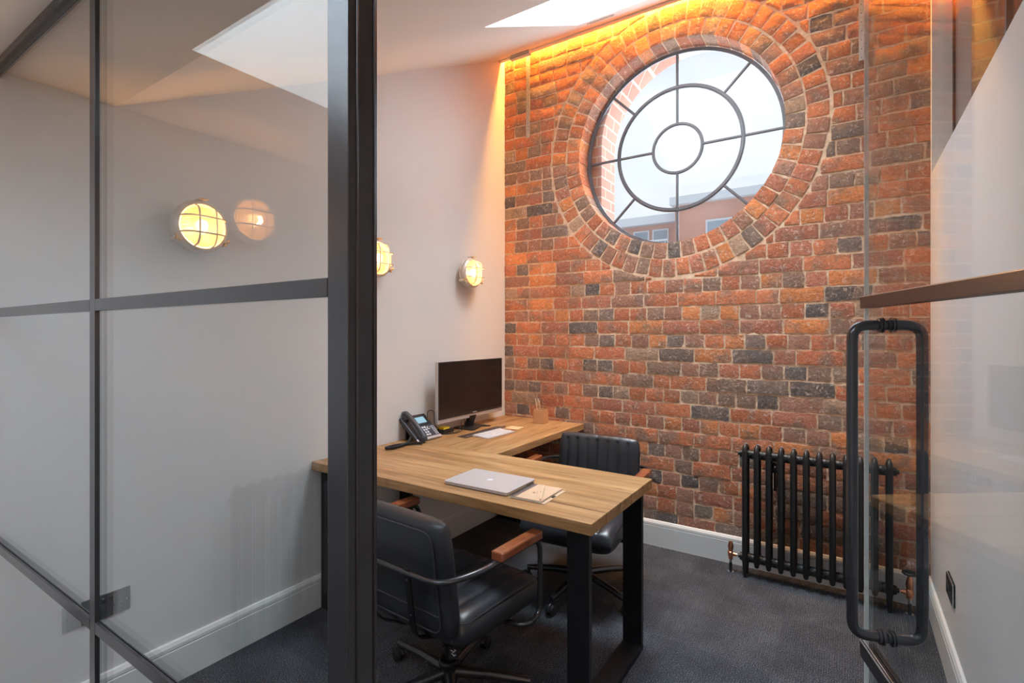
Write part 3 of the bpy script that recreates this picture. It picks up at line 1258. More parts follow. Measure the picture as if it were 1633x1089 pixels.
def make_chair(label, loc, rotz, base_rot):
    t = thing('office_chair', label, 'chair', loc, rotz, 'black leather office chairs at the desks')
    # local frame: +y is forward
    # seat
    Ms = Matrix.Translation((0, 0.035, 0.398)) @ Matrix.Rotation(math.radians(88), 4, 'X') 
    seat = merge_build(cushion(0.525, 0.50, 0.128, 90, 40, 6, 9.0), 'seat', leather_mat, t, Ms)
    # seat front rolls down a little
    for v_ in seat.data.vertices:
        if v_.co.y > 0.14:
            v_.co.z -= (v_.co.y - 0.14) ** 2 * 0.9
    sp = MB()
    sp.tube([(x * 0.253, y, z) for x, y, z in [(-1, 0.22, 0.430), (-1, 0.10, 0.442), (-1, -0.17, 0.442), (-0.9, -0.205, 0.442), (0.9, -0.205, 0.442), (1, -0.17, 0.442), (1, 0.10, 0.442), (1, 0.22, 0.430)]], 0.0022, 6)
    sp.build('piping', seam_mat, seat, smooth=True)
    sbox('seat_pan', -0.20, 0.20, -0.15, 0.20, 0.318, 0.336, black_steel, t, bevel=0.008)
    # backrest
    tilt = math.radians(8)
    Mb = Matrix.Translation((0, -0.236, 0.598)) @ Matrix.Rotation(tilt, 4, 'X')
    back = merge_build(cushion(0.490, 0.405, 0.080, 112, 44, 8), 'backrest', leather_mat, t, Mb)
    # rear panel with piping
    rp = MB()
    hw, hh = 0.206, 0.174
    loop = []
    for (cx_, cz_, a0) in ((hw - .04, hh - .04, 0), (-hw + .04, hh - .04, PI / 2), (-hw + .04, -hh + .04, PI), (hw - .04, -hh + .04, 1.5 * PI)):
        for k in range(7):
            a = a0 + PI / 2 * k / 6
            loop.append(Mb @ Vector((cx_ + .04 * math.cos(a), -0.0405, cz_ + .04 * math.sin(a))))
    rp.tube(loop, 0.0028, 8, closed=True)
    rp.tube([Mb @ Vector((-hw, -0.0415, -0.11)), Mb @ Vector((hw, -0.0415, -0.11))], 0.0022, 8)
    rp.build('piping', seam_mat, back, smooth=True)
    # tube frame: arm front -> up -> under armrest -> around the back -> other side
    zr = 0.638
    xa = 0.322
    pts = [(0.12, 0.05, 0.325), (xa - .01, 0.07, 0.340), (xa, 0.148, 0.352), (xa, 0.150, zr), (xa, -0.20, zr), (0.262, -0.318, zr - .012),
           (-0.262, -0.318, zr - .012), (-xa, -0.20, zr), (-xa, 0.150, zr), (-xa, 0.148, 0.352), (-xa + .01, 0.07, 0.340), (-0.12, 0.05, 0.325)]
    fr = MB(); fr.tube(fillet(pts, 0.06, 8), 0.0098, 14)
    frame = fr.build('tube_frame', black_frame, t, smooth=True)
    for s in (1, -1):
        ar = MB()
        ar.box(s * xa - 0.024, s * xa + 0.024, -0.115, 0.135, zr + 0.004, zr + 0.036)
        ar.build('armrest', mahogany, t, bevel=0.007, seg=3)
        st = MB()
        a = Vector((s * 0.118, -0.322, 0.640)); b2 = Vector((s * 0.100, -0.272, 0.390)); c2 = Vector((s * 0.05, -0.09, 0.290))
        pl = fillet([a, b2, c2], 0.05, 6)
        for i in range(len(pl) - 1):
            p, q = pl[i], pl[i + 1]
            d = (q - p).normalized(); nrm = d.cross(Vector((1, 0, 0))).normalized()
            vs = []
            for pt in (p, q):
                for sx in (-0.0125, 0.0125):
                    for sn in (-0.003, 0.003):
                        vs.append(pt + Vector((sx, 0, 0)) + nrm * sn)
            st.add(vs, [(0, 1, 3, 2), (4, 6, 7, 5), (0, 4, 5, 1), (2, 3, 7, 6), (0, 2, 6, 4), (1, 5, 7, 3)])
        so_ = st.build('back_strap', black_steel, t)
        for f_ in (0.10, 0.42):
            p = a.lerp(b2, f_ * 1.6)
            bo = MB(); bo.lathe([(0.0065, 0), (0.0065, 0.002), (0.004, 0.005), (0.001, 0.0055)], 12, Matrix.Translation(p + Vector((0, -0.003, 0))) @ Matrix.Rotation(PI / 2, 4, 'X'))
            bo.build('bolt', black_steel, so_, smooth=True)
    # mechanism and column
    me2 = MB(); me2.box(-0.06, 0.06, -0.10, 0.08, 0.285, 0.3175)
    me2.build('tilt_mechanism', black_steel, t, bevel=0.006)
    cm = MB(); cm.lathe([(0.013, 0.11), (0.013, 0.20), (0.024, 0.2001), (0.024, 0.2845)], 20)
    cm.build('gas_column', black_steel, t, smooth=True)
    # five-star base
    hub = MB(); hub.lathe([(0.026, 0.055), (0.031, 0.06), (0.033, 0.118), (0.040, 0.124), (0.040, 0.136), (0.034, 0.142), (0.015, 0.143)], 28)
    base = hub.build('base_hub', black_steel, t, smooth=True)
    for k in range(5):
        a = base_rot + 2 * PI * k / 5
        d = Vector((math.cos(a), math.sin(a), 0))
        arm = MB()
        arm.tube([d * 0.028 + Vector((0, 0, 0.095)), d * 0.16 + Vector((0, 0, 0.092)), d * 0.315 + Vector((0, 0, 0.076))], [0.021, 0.0185, 0.0140], 12)
        ao = arm.build('base_arm', black_frame, t, smooth=True)
        cs_ = MB()
        e = d * 0.305
        sd = Vector((-d.y, d.x, 0))
        cs_.tube([e + Vector((0, 0, 0.068)), e + Vector((0, 0, 0.045))], 0.006, 8)
        c0 = e + Vector((0, 0, 0.026)) + d * 0.014
        # twin wheels
        for s in (-1, 1):
            q0 = c0 + sd * (s * 0.006); q1 = c0 + sd * (s * 0.021)
            cs_.tube([q0, q0.lerp(q1, .3), q0.lerp(q1, .8), q1], [0.0255, 0.0258, 0.0245, 0.019], 20)
        # hood
        hd = []
        for i in range(9):
            an = math.radians(20 + i * 20)
            hd.append(c0 + Vector((0, 0, 1)) * 0.028 * math.sin(an) - d * 0.028 * math.cos(an))
        cs_.tube(hd, 0.0065, 8)
        cs_.build('caster', plastic_black, ao, smooth=True)
    return t


ch1 = make_chair('near black leather office chair seen from behind, at the front of the long desk', (0.975, -1.825, 0), math.radians(-3), math.radians(31))
tagm = MB(); tagm.box(0.03, 0.062, -0.205, -0.203, 0.27, 0.315, Matrix.Rotation(math.radians(35), 4, 'Z') @ Matrix.Identity(4))
tg = tagm.build('hanging_tag', plastic_black, ch1)
wt = MB()
for (xx, zz, ww, hh_, an) in ((0.040, 0.300, 0.010, 0.0022, 30), (0.047, 0.296, 0.010, 0.0022, -40), (0.052, 0.302, 0.007, 0.002, 20), (0.044, 0.287, 0.012, 0.0022, 40), (0.05, 0.284, 0.010, 0.0022, -35)):
    Mx = Matrix.Rotation(math.radians(35), 4, 'Z') @ Matrix.Translation((xx, -0.2055, zz)) @ Matrix.Rotation(math.radians(an), 4, 'Y')
    wt.box(-ww / 2, ww / 2, -0.0003, 0.0003, -hh_ / 2, hh_ / 2, Mx)
wt.build('lettering', tape_white, tg)
ch2 = make_chair('far black leather office chair facing the camera, its back to the brick wall', (1.055, -0.80, 0), math.radians(180 + 4), math.radians(-134))

# ------------------------------------------------------------------ radiator


def make_radiator(name, label, x0, yc, n, pitch, rotz=0, loc=None):
    t = thing(name, label, 'radiator', loc if loc else (x0, yc, 0), rotz)
    for k in range(n):
        x = k * pitch
        end = k in (0, n - 1)
        c_ = MB()
        zlo = 0.0 if end else 0.062
        for s in (-1, 1):
            y = s * 0.034
            if end:
                c_.tube([(x, y, 0.0), (x, y, 0.03), (x, y, 0.10), (x, y, 0.715), (x, y * 0.9, 0.738), (x, y * 0.5, 0.752)],
                        [0.008, 0.010, 0.0150, 0.0150, 0.0135, 0.009], 14)
            else:
                c_.tube([(x, y * 0.4, zlo), (x, y * 0.85, zlo + 0.012), (x, y, zlo + 0.035), (x, y, 0.715), (x, y * 0.9, 0.738), (x, y * 0.5, 0.752)],
                        [0.006, 0.0125, 0.0150, 0.0150, 0.0135, 0.009], 14)
        # bridging web
        for zc in (0.105, 0.700):
            c_.tube([(x, -0.034, zc), (x, 0.034, zc)], 0.022, 12)
        c_.tube([(x, -0.02, 0.745), (x, 0.02, 0.745)], 0.011, 10)
        c_.build('column', rad_black, t, smooth=True)
    for zc in (0.105, 0.700):
        pipe = MB()
        prof = []
        xs = -0.034
        pts_ = [(-0.040, 0.012), (-0.030, 0.012), (-0.030, 0.021), (-0.022, 0.022)]
        for k in range(n - 1):
            a = k * pitch
            pts_ += [(a, 0.024), (a + pitch * 0.30, 0.0245), (a + pitch * 0.47, 0.026), (a + pitch * 0.485, 0.0235), (a + pitch * 0.515, 0.0235), (a + pitch * 0.53, 0.026), (a + pitch * 0.70, 0.0245)]
        a = (n - 1) * pitch
        pts_ += [(a, 0.024), (a + 0.022, 0.022), (a + 0.030, 0.021), (a + 0.030, 0.012), (a + 0.040, 0.012)]
        pipe.lathe([(r, h) for h, r in pts_], 20, Matrix.Translation((0, 0, zc)) @ Matrix.Rotation(PI / 2, 4, 'Y'))
        pipe.build('header_pipe', rad_black, t, smooth=True)
    return t


RP = (2.438 - 1.771) / 11
rad = make_radiator('column_radiator', 'black cast iron column radiator below the round window', 1.771, -0.135, 12, RP)
for xo in (0.145, 0.52):
    br = MB(); br.box(xo - 0.012, xo + 0.012, 0.040, 0.128, 0.60, 0.66); br.box(xo - 0.006, xo + 0.006, 0.036, 0.128, 0.50, 0.60)
    bo = br.build('wall_bracket', rad_black, rad, bevel=0.002)
    sc_ = MB(); sc_.lathe([(0.007, 0), (0.007, 0.003), (0.003, 0.006)], 12, Matrix.Translation((xo, 0.040, 0.635)) @ Matrix.Rotation(PI / 2, 4, 'X'))
    sc_.build('screw', chrome, bo, smooth=True)


def valve(name, label, x, side, wheel):
    t = thing(name, label, 'valve', (x, -0.135, 0), 0)
    b_ = MB()
    if wheel:
        b_.lathe([(0.008, 0.075), (0.013, 0.078), (0.013, 0.090), (0.018, 0.094), (0.018, 0.118), (0.013, 0.124), (0.015, 0.132), (0.017, 0.148), (0.013, 0.170), (0.009, 0.186), (0.009, 0.193), (0.005, 0.196)], 20)
    else:
        b_.lathe([(0.008, 0.072), (0.012, 0.075), (0.012, 0.090), (0.016, 0.094), (0.016, 0.116), (0.010, 0.122), (0.013, 0.128), (0.016, 0.150), (0.013, 0.162), (0.011, 0.174), (0.004, 0.175)], 20)
    b_.tube([(0, 0, 0.105), (side * 0.014, 0, 0.105), (side * 0.0141, 0, 0.105), (side * 0.024, 0, 0.105), (side * 0.0241, 0, 0.105), (side * 0.036, 0, 0.105)],
            [0.008, 0.008, 0.0125, 0.0125, 0.009, 0.009], 16)
    b_.build('body', copper, t, smooth=True)
    p_ = MB(); p_.tube([(0, 0, 0.002), (0, 0, 0.055)], 0.0085, 12)
    p_.build('supply_pipe', plastic_black, t, smooth=True)
    p2 = MB(); p2.tube([(0, 0, 0.052), (0, 0, 0.076)], 0.0068, 12)
    p2.build('pipe_collar', chrome, t, smooth=True)
    r_ = MB(); r_.lathe([(0.019, 0.0005), (0.019, 0.0025), (0.010, 0.005)], 20)
    r_.build('floor_rose', chrome, t, smooth=True)
    if wheel:
        w_ = MB()
        w_.tube([(0.026 * math.cos(a), 0.026 * math.sin(a), 0.204) for a in np.linspace(0, 2 * PI, 28, endpoint=False)], 0.0065, 10, closed=True)
        for k in range(5):
            a = 2 * PI * k / 5
            w_.tube([(0, 0, 0.204), (0.026 * math.cos(a), 0.026 * math.sin(a), 0.204)], 0.0035, 8)
        w_.lathe([(0.008, 0.196), (0.008, 0.209), (0.003, 0.211)], 16)
        w_.build('hand_wheel', rad_black, t, smooth=True)
    return t


valve('radiator_valve', 'copper lockshield valve at the left end of the radiator', 1.771 - 0.0815, 1, False)
valve('radiator_valve', 'copper valve with black hand wheel at the right end of the radiator', 2.438 + 0.0815, -1, True)

# radiator, lamp and socket on the corridor side of the left wall (seen as reflections in the screen)
make_radiator('column_radiator', 'dark column radiator on the white corridor wall, mirrored in the glass screen', 0, 0, 12, RP, PI / 2, (0.135, -4.26, 0))


# ------------------------------------------------------------------ bulkhead lamps
def make_lamp(label, y, z, group='round caged bulkhead wall lamps'):
    t = thing('bulkhead_lamp', label, 'wall lamp', (0.0, y, z), 0, group)
    Mx = Matrix.Rotation(PI / 2, 4, 'Y')      # lathe axis z -> +x (out of the wall)
    b_ = MB(); b_.lathe([(0.050, 0.001), (0.058, 0.004), (0.070, 0.012), (0.082, 0.024), (0.094, 0.032), (0.101, 0.034), (0.102, 0.048), (0.097, 0.052)], 40, Mx)
    b_.build('base', cream_metal, t, smooth=True)
    rg = MB(); rg.lathe([(0.083, 0.056), (0.092, 0.053), (0.103, 0.0535), (0.107, 0.060), (0.106, 0.072), (0.099, 0.083), (0.089, 0.087), (0.082, 0.082), (0.083, 0.056)], 48, Mx, cap=False)
    cage = rg.build('cage', cream_metal, t, smooth=True)
    dm = MB(); prof = [(0.0815, 0.056), (0.081, 0.078)]
    for k in range(1, 9):
        a = PI / 2 * k / 8
        prof.append((max(0.081 * math.cos(a) ** 0.8, 0.001), 0.078 + 0.046 * math.sin(a)))
    dm.lathe(prof, 64, Mx, cap=False)
    dm.build('glass_dome', lamp_glass_mat, t, smooth=True)
    for q in (-0.032, 0.032):
        for ax in (0, 1):
            pts_ = []
            hw = math.sqrt(0.093 ** 2 - q * q)
            for k in range(13):
                s = -1 + 2 * k / 12
                rr = abs(s)
                xx = 0.076 + 0.056 * (1 - rr ** 4) ** 0.5
                p = (xx, q, s * hw) if ax == 0 else (xx + .002, s * hw, q)
                pts_.append(p)
            gb = MB(); gb.tube(pts_, 0.0036, 8)
            gb.build('guard_bar', cream_metal, cage, smooth=True)
    for a in (90, 212, -32):
        ar = math.radians(a)
        d = Vector((0, math.cos(ar), math.sin(ar)))
        lg = MB()
        p = d * 0.110
        lg.tube([p + Vector((0.036, 0, 0)), p + Vector((0.070, 0, 0))], 0.0095, 12)
        lg.build('lug', cream_metal, t, smooth=True)
        wn = MB()
        sd = Vector((0, -d.z, d.y))
        wn.tube([p + Vector((0.070, 0, 0)), p + Vector((0.084, 0, 0))], 0.0055, 10)
        for s in (-1, 1):
            wn.tube([p + Vector((0.078, 0, 0)), p + sd * s * 0.010 + Vector((0.086, 0, 0)), p + sd * s * 0.015 + Vector((0.096, 0, 0))], [0.004, 0.0045, 0.003], 8)
        wn.build('wing_nut', brass, t, smooth=True)
    bl = MB()
    bl.lathe([(0.001, -0.024), (0.014, -0.020), (0.021, -0.008), (0.022, 0.004), (0.016, 0.018), (0.011, 0.028), (0.010, 0.034)], 20, Matrix.Translation((0.080, 0, 0.004)) @ Matrix.Rotation(PI, 4, 'X'))
    bl.build('bulb', bulb_mat, t, smooth=True)
    d = bpy.data.lights.new('bulb_light', 'POINT')
    d.energy = 38.0
    d.color = WARM
    d.shadow_soft_size = 0.022
    lo = bpy.data.objects.new('bulb_light', d)
    COL.objects.link(lo)
    lo.parent = t
    lo.location = (0.088, 0, 0.0)
    return t


make_lamp('round caged bulkhead lamp seen whole through the glass screen', -2.300, 1.828)
make_lamp('round caged bulkhead lamp half hidden behind the black post', -1.372, 1.812)
make_lamp('round caged bulkhead lamp above the monitor, nearest the brick wall', -0.510, 1.815)
make_lamp('round caged bulkhead lamp on the corridor wall, mirrored faintly in the glass', -3.69, 1.895)


# ------------------------------------------------------------------ sockets
def double_socket(label, y, z, mat):
    """on the left wall, facing +x"""
    t = thing('double_socket', label, 'socket', (0.0, y, z))
    pl = sbox('face_plate', 0.0005, 0.0065, -0.073, 0.073, -0.043, 0.043, mat, t, bevel=0.0015)
    for s in (-1, 1):
        sl = MB()
        sl.box(0.0064, 0.0072, s * 0.034 - 0.004, s * 0.034 + 0.004, 0.010, 0.018)
        sl.box(0.0064, 0.0072, s * 0.034 - 0.014, s * 0.034 - 0.008, -0.012, -0.008)
        sl.box(0.0064, 0.0072, s * 0.034 + 0.008, s * 0.034 + 0.014, -0.012, -0.008)
        sl.build('socket_slots', dark_slot, pl)
        sbox('switch', 0.0064, 0.0095, s * 0.012 - 0.0055, s * 0.012 + 0.0055, 0.012, 0.030, chrome, pl, bevel=0.001)
        sw = MB(); sw.lathe([(0.0035, 0.0062), (0.0035, 0.0075)], 12, Matrix.Translation((0, s * 0.062, 0)) @ Matrix.Rotation(PI / 2, 4, 'Y'))
        sw.build('screw', chrome, pl)
    return t


double_socket('brushed steel double socket low on the left wall behind the glass screen', -2.594, 0.406, socket_grey)
double_socket('brushed steel double socket on the corridor wall, mirrored in the glass', -3.13, 0.406, socket_grey)
so = thing('double_socket', 'black and chrome double socket low on the right hand partition', 'socket', (W, -0.645, 0.365))
sbox('back_plate', -0.004, -0.0005, -0.075, 0.075, -0.045, 0.045, black_steel, so)
fp = sbox('face_plate', -0.0105, -0.0042, -0.073, 0.073, -0.043, 0.043, chrome, so, bevel=0.002)
ins = sbox('insert', -0.0115, -0.0106, -0.066, 0.066, -0.036, 0.036, plastic_black, so)
for s in (-1, 1):
    sbox('switch', -0.016, -0.0116, s * 0.018 - 0.007, s * 0.018 + 0.007, 0.008, 0.026, chrome, ins, bevel=0.002)
    sl = MB(); sl.box(-0.0122, -0.0116, s * 0.040 - .004, s * 0.040 + .004, 0.006, 0.014)
    sl.box(-0.0122, -0.0116, s * 0.040 - .014, s * 0.040 - .008, -0.014, -0.010); sl.box(-0.0122, -0.0116, s * 0.040 + .008, s * 0.040 + .014, -0.014, -0.010)
    sl.build('socket_slots', dark_slot, ins)


# ------------------------------------------------------------------ straps, junction box, vent on the brickwork
def strap(label, x, z0, z1):
    m = MB(); m.box(x - 0.017, x + 0.017, -0.0125, -0.0095, z0, z1)
    for z in (z0 + .03, z1 - .1):
        m.box(x - .004, x + .004, -0.0095, 0.004, z - .004, z + .004)
    o = m.build('perforated_strap', galv, bevel=0.0005)
    tag(o, label, 'metal strap', 'perforated restraint straps on the brick wall')
    h = MB(); z = z0 + 0.015
    k = 0
    while z < z1 - 0.01:
        h.tube([(x + (0.006 if k % 2 else -0.006), -0.01275, z), (x + (0.006 if k % 2 else -0.006), -0.0118, z)], 0.0026, 8)
        z += 0.024; k += 1
    ho = h.build('holes', dark_slot, o)
    return o


strap('perforated metal strap running down the brick near the left corner', 0.222, 2.885, 3.70)
strap('perforated metal strap on the brick right of the round window', 2.330, 2.862, 3.70)
jb = thing('junction_box', 'small white slotted box under the ceiling edge above the left strap', 'junction box', (0.21, -0.105, 3.50))
mb = MB(); mb.box(-0.085, 0.085, -0.012, 0.020, -0.040, 0.045); mb.build('box', white_plastic, jb, bevel=0.004)
mb = MB()
for k in range(4):
    mb.box(-0.078, 0.078, -0.0135, -0.0118, -0.03 + k * 0.018, -0.026 + k * 0.018)
mb.build('slots', socket_grey, jb)
vt = thing('trickle_vent', 'slim white vent strip in the sloped ceiling beside the skylight corner', 'vent', (0.96, -0.33, zs(-0.33)))
Mv = Matrix.Rotation(math.atan(SL), 4, 'X')
MB().box(-0.09, 0.09, -0.02, 0.02, -0.006, -0.0005, Mv).build('plate', ceil_paint, vt, bevel=0.001)
mb = MB()
mb.box(-0.08, 0.08, -0.008, -0.004, -0.0068, -0.0055, Mv); mb.box(-0.08, 0.08, 0.004, 0.008, -0.0068, -0.0055, Mv)
mb.build('slots', silver_dark, vt)
led = sbox('led_strip', 0.02, W - 0.02, -0.054, -0.046, 3.562, 3.568, led_mat)
tag(led, 'amber led strip hidden in the slot between ceiling edge and brick wall', 'light strip')

# ------------------------------------------------------------------ monitor
mon = thing('monitor', 'large silver framed monitor with a dark screen standing by the left wall', 'monitor', (0.11, -0.56, DZ))
mw = 0.357
bz = MB(); bz.box(-0.022, 0.004, -mw, mw, 0.070, 0.465)
bz.build('casing', silver, mon, bevel=0.004)
sb = MB(); sb.box(0.0041, 0.0065, -mw + 0.004, mw - 0.010, 0.098, 0.462)
scr = sb.build('screen', screen_m, mon)
bzl = MB()
bzl.box(0.0066, 0.0082, -mw + 0.004, mw - 0.010, 0.455, 0.461); bzl.box(0.0066, 0.0082, -mw + 0.004, -mw + 0.010, 0.100, 0.455)
bzl.box(0.0066, 0.0082, mw - 0.016, mw - 0.010, 0.100, 0.455); bzl.box(0.0066, 0.0082, -mw + 0.010, mw - 0.016, 0.100, 0.112)
bzl.build('bezel', plastic_black, mon)


def text_mesh(txt, size, name, mat, parent, M):
    cu = bpy.data.curves.new(name + '_curve', 'FONT')
    cu.body = txt
    cu.size = size
    cu.extrude = 0.0002
    cu.align_x = 'CENTER'
    cu.resolution_u = 2
    tmp = bpy.data.objects.new(name + '_tmp', cu)
    COL.objects.link(tmp)
    dg = bpy.context.evaluated_depsgraph_get()
    me_ = bpy.data.meshes.new_from_object(tmp.evaluated_get(dg))
    bpy.data.objects.remove(tmp)
    bpy.data.curves.remove(cu)
    me_.transform(M)
    o = link_obj(name, me_, mat, parent)
    return o


RX = Matrix(((0, 0, 1, 0), (1, 0, 0, 0), (0, 1, 0, 0), (0, 0, 0, 1)))   # text x->+y, text y->+z, facing +x
text_mesh('SAMSUNG', 0.0105, 'lettering', tape_white, mon, Matrix.Translation((0.0085, 0.02, 0.1025)) @ RX)
nk = MB()
nk.prism([(-0.055, 0.004), (-0.020, 0.004), (0.012, 0.085), (-0.012, 0.085)], -0.035, 0.035, 'y')
nk.build('neck', plastic_black, mon, bevel=0.004)
bs = MB(); bs.prism([(-0.085, -0.10), (0.055, -0.105), (0.085, -0.085), (0.04, 0.06), (0.085, 0.10), (-0.085, 0.10)], 0.0006, 0.008, 'z')
bs.build('foot', plastic_black, mon, bevel=0.002)
# grey angled bar lying in front of the monitor
trm = thing('pen_tray', 'long dark metal pen tray lying in front of the monitor', 'pen tray', (0.262, -0.655, DZ), 0)
mb = MB()
mb.prism([(-0.205, 0.0005), (0.040, 0.0005), (0.040, 0.012), (0.030, 0.004), (-0.20, 0.0035)], -0.215, 0.215, 'y')
mb.v = [(p[0] * (0.15 if p[0] < -0.1 else 1.0), p[1], p[2]) for p in mb.v]
mb.build('tray', tray_mat, trm, bevel=0.001)
mb = MB(); mb.box(0.036, 0.043, -0.216, 0.216, 0.0005, 0.013)
mb.build('lip', silver_dark, trm, bevel=0.001)
# keyboard
kb = thing('keyboard', 'small white keyboard lying on the side desk in front of the monitor', 'keyboard', (0.375, -0.675, DZ), math.radians(-3))
kp = MB(); kp.prism([(-0.065, 0.0005), (0.065, 0.0005), (0.065, 0.004), (-0.045, 0.010), (-0.065, 0.012)], -0.140, 0.140, 'y')
kp.build('body', silver, kb, bevel=0.002)
keys = MB()
for r_ in range(6):
    x = -0.048 + r_ * 0.0185
    zz = 0.0102 - (x + 0.045) * 0.0545
    y = -0.134
    if r_ == 5:
        ws = [0.0165] * 3 + [0.022, 0.094, 0.022] + [0.0165] * 4
    elif r_ == 0:
        ws = [0.0165] * 14
    else:
        ws = [0.0165 + 0.004 * (r_ - 1)] + [0.0165] * 11 + [0.024]
    for w__ in ws:
        if y + w__ > 0.136: break
        keys.box(x - 0.008, x + 0.008, y, y + w__, zz, zz + 0.0022)
        y += w__ + 0.0028
keys.build('keys', white_plastic, kb)
# coaster
co = MB()
co.box(-0.048, 0.048, -0.048, 0.048, 0.0006, 0.0055)
cox = co.build('coaster', pencil_wood, None, bevel=0.012, seg=4, loc=(0.372, -0.432, DZ))
cox.rotation_euler = (0, 0, math.radians(8))
cox.modifiers['bevel'].affect = 'EDGES'
tag(cox, 'pale square coaster beside the white keyboard', 'coaster')
# pencil box
pb = thing('pencil_pot', 'square tan cardboard pencil pot in front of the brick wall', 'pencil pot', (0.418, -0.155, DZ), math.radians(6))
mb = MB(); q = 0.041; hh = 0.098
mb.box(-q, q, -q, -q + .004, 0.0006, hh); mb.box(-q, q, q - .004, q, 0.0006, hh); mb.box(-q, -q + .004, -q + .004, q - .004, 0.0006, hh); mb.box(q - .004, q, -q + .004, q - .004, 0.0006, hh)
mb.box(-q + .004, q - .004, -q + .004, q - .004, 0.0006, 0.005)
mb.build('pot', pot_card, pb, bevel=0.0015)
for (bx_, by_, tx, ty, h_, lab) in ((-0.012, -0.012, -0.034, -0.020, 0.172, 'pale pencil in the pencil pot, leaning left'),
                                 (0.000, 0.010, -0.012, -0.004, 0.160, 'pale pencil in the pencil pot, upright right hand one'),
                                 (-0.020, 0.016, -0.026, 0.004, 0.170, 'pale pencil in the pencil pot, between the other two')):
    pn = thing('pencil', lab, 'pencil', (0.418 + bx_, -0.155 + by_, DZ + 0.006), 0, 'pencils in the pencil pot')
    e = Vector((tx - bx_, ty - by_, h_))
    mb = MB(); mb.tube([(0, 0, 0), e * 0.92], 0.0036, 6)
    mb.build('shaft', pencil_wood, pn)
    mb = MB(); mb.tube([e * 0.92, e], [0.0036, 0.0006], 6)
    mb.build('tip', paper, pn)

# ------------------------------------------------------------------ desk phone
ph = thing('desk_phone', 'dark grey desk phone with lit display against the left wall', 'phone', (0.088, -1.035, DZ))
tl = math.radians(40)
# console: local frame; rises towards the wall (-x)
Mp = Matrix.Translation((0.062, 0, 0.0195)) @ Matrix.Rotation(tl, 4, 'Y')      # local -x goes up the slope
cn = MB(); cn.box(-0.185, 0.0, -0.105, 0.105, -0.020, 0.0, Mp)
cn.build('console', plastic_grey, ph, bevel=0.006, seg=3)
sd_ = MB(); sd_.box(-0.004, 0.014, -0.105, 0.105, -0.012, 0.002, Mp)
sd_.build('palm_strip', silver, ph, bevel=0.003)
up = MB(); up.box(-0.180, -0.095, -0.030, 0.100, 0.0002, 0.003, Mp)
face = up.build('display_bezel', plastic_black, ph, bevel=0.002)
lc = MB(); lc.box(-0.158, -0.110, -0.012, 0.070, 0.0031, 0.0038, Mp)
lc.build('display', screen_lcd, face)
kk = MB()
for r_ in range(4):
    for c_ in range(3):
        kk.box(-0.082 + r_ * 0.019, -0.069 + r_ * 0.019, -0.026 + c_ * 0.020, -0.012 + c_ * 0.020, 0.0002, 0.003, Mp)
kk.build('number_keys', key_white, ph)
kk = MB()
for r_ in range(6):
    for c_ in range(2):
        kk.box(-0.078 + r_ * 0.012, -0.072 + r_ * 0.012, 0.072 + c_ * 0.016, 0.080 + c_ * 0.016, 0.0002, 0.002, Mp)
kk.build('function_keys', key_white, ph)
nv = MB(); nv.lathe([(0.013, 0.0002), (0.013, 0.002), (0.011, 0.003)], 20, Mp @ Matrix.Translation((-0.068, 0.048, 0)))
nv.build('navigation_ring', silver, ph, smooth=True)
nv = MB(); nv.lathe([(0.007, 0.003), (0.007, 0.0036)], 16, Mp @ Matrix.Translation((-0.068, 0.048, 0)))
nv.build('navigation_button', plastic_black, ph)
sp_ = MB(); sp_.box(-0.17, -0.03, -0.098, -0.045, -0.030, -0.0201, Mp); sp_.box(-0.060, -0.052, -0.08, 0.08, 0.0006, 0.105)
sp_.build('stand', plastic_black, ph, bevel=0.002)
hs = MB()
path = [(-0.190, -0.072, 0.012), (-0.183, -0.072, 0.026), (-0.150, -0.072, 0.034), (-0.085, -0.072, 0.038), (-0.020, -0.072, 0.034), (0.012, -0.072, 0.026), (0.020, -0.072, 0.012)]
hp = [Mp @ Vector(p) for p in fillet(path, 0.03, 5)]
n_ = len(hp)
rr = [0.021 - 0.006 * math.sin(PI * i / (n_ - 1)) ** 1.0 for i in range(n_)]
hs.tube(hp, rr, 16)
hs.tube([Mp @ Vector((-0.163, -0.072, 0.022)), Mp @ Vector((-0.163, -0.072, 0.003))], [0.026, 0.024], 18)
hs.tube([Mp @ Vector((-0.004, -0.072, 0.022)), Mp @ Vector((-0.004, -0.072, 0.003))], [0.026, 0.024], 18)
hso = hs.build('handset', plastic_grey, ph, smooth=True)
# coiled cord: helix along a hairpin on the desk
spine = fillet([(0.205, -1.150, DZ + .010), (0.150, -1.200, DZ + .0105), (0.115, -1.30, DZ + .0105), (0.125, -1.365, DZ + .0105), (0.155, -1.352, DZ + .0105), (0.150, -1.27, DZ + .0105), (0.140, -1.20, DZ + .012), (0.108, -1.150, DZ + .030)], 0.03, 8)
sp_len = [0]
for i in range(1, len(spine)):
    sp_len.append(sp_len[-1] + (spine[i] - spine[i - 1]).length)
tot = sp_len[-1]
hel = []
K = 900
j = 0
for i in range(K + 1):
    s = tot * i / K
    while j < len(spine) - 2 and sp_len[j + 1] < s: j += 1
    f_ = (s - sp_len[j]) / max(1e-9, sp_len[j + 1] - sp_len[j])
    p = spine[j].lerp(spine[j + 1], f_)
    d = (spine[j + 1] - spine[j]).normalized()
    u = d.cross(Vector((0, 0, 1))).normalized(); v2 = u.cross(d)
    a = s / 0.0055 * 2 * PI
    hel.append(p + (u * math.cos(a) + v2 * math.sin(a)) * 0.0068)
mb = MB(); mb.tube(hel, 0.0021, 6)
wpart(mb, 'coiled_cord', cable_black, ph, smooth=True)

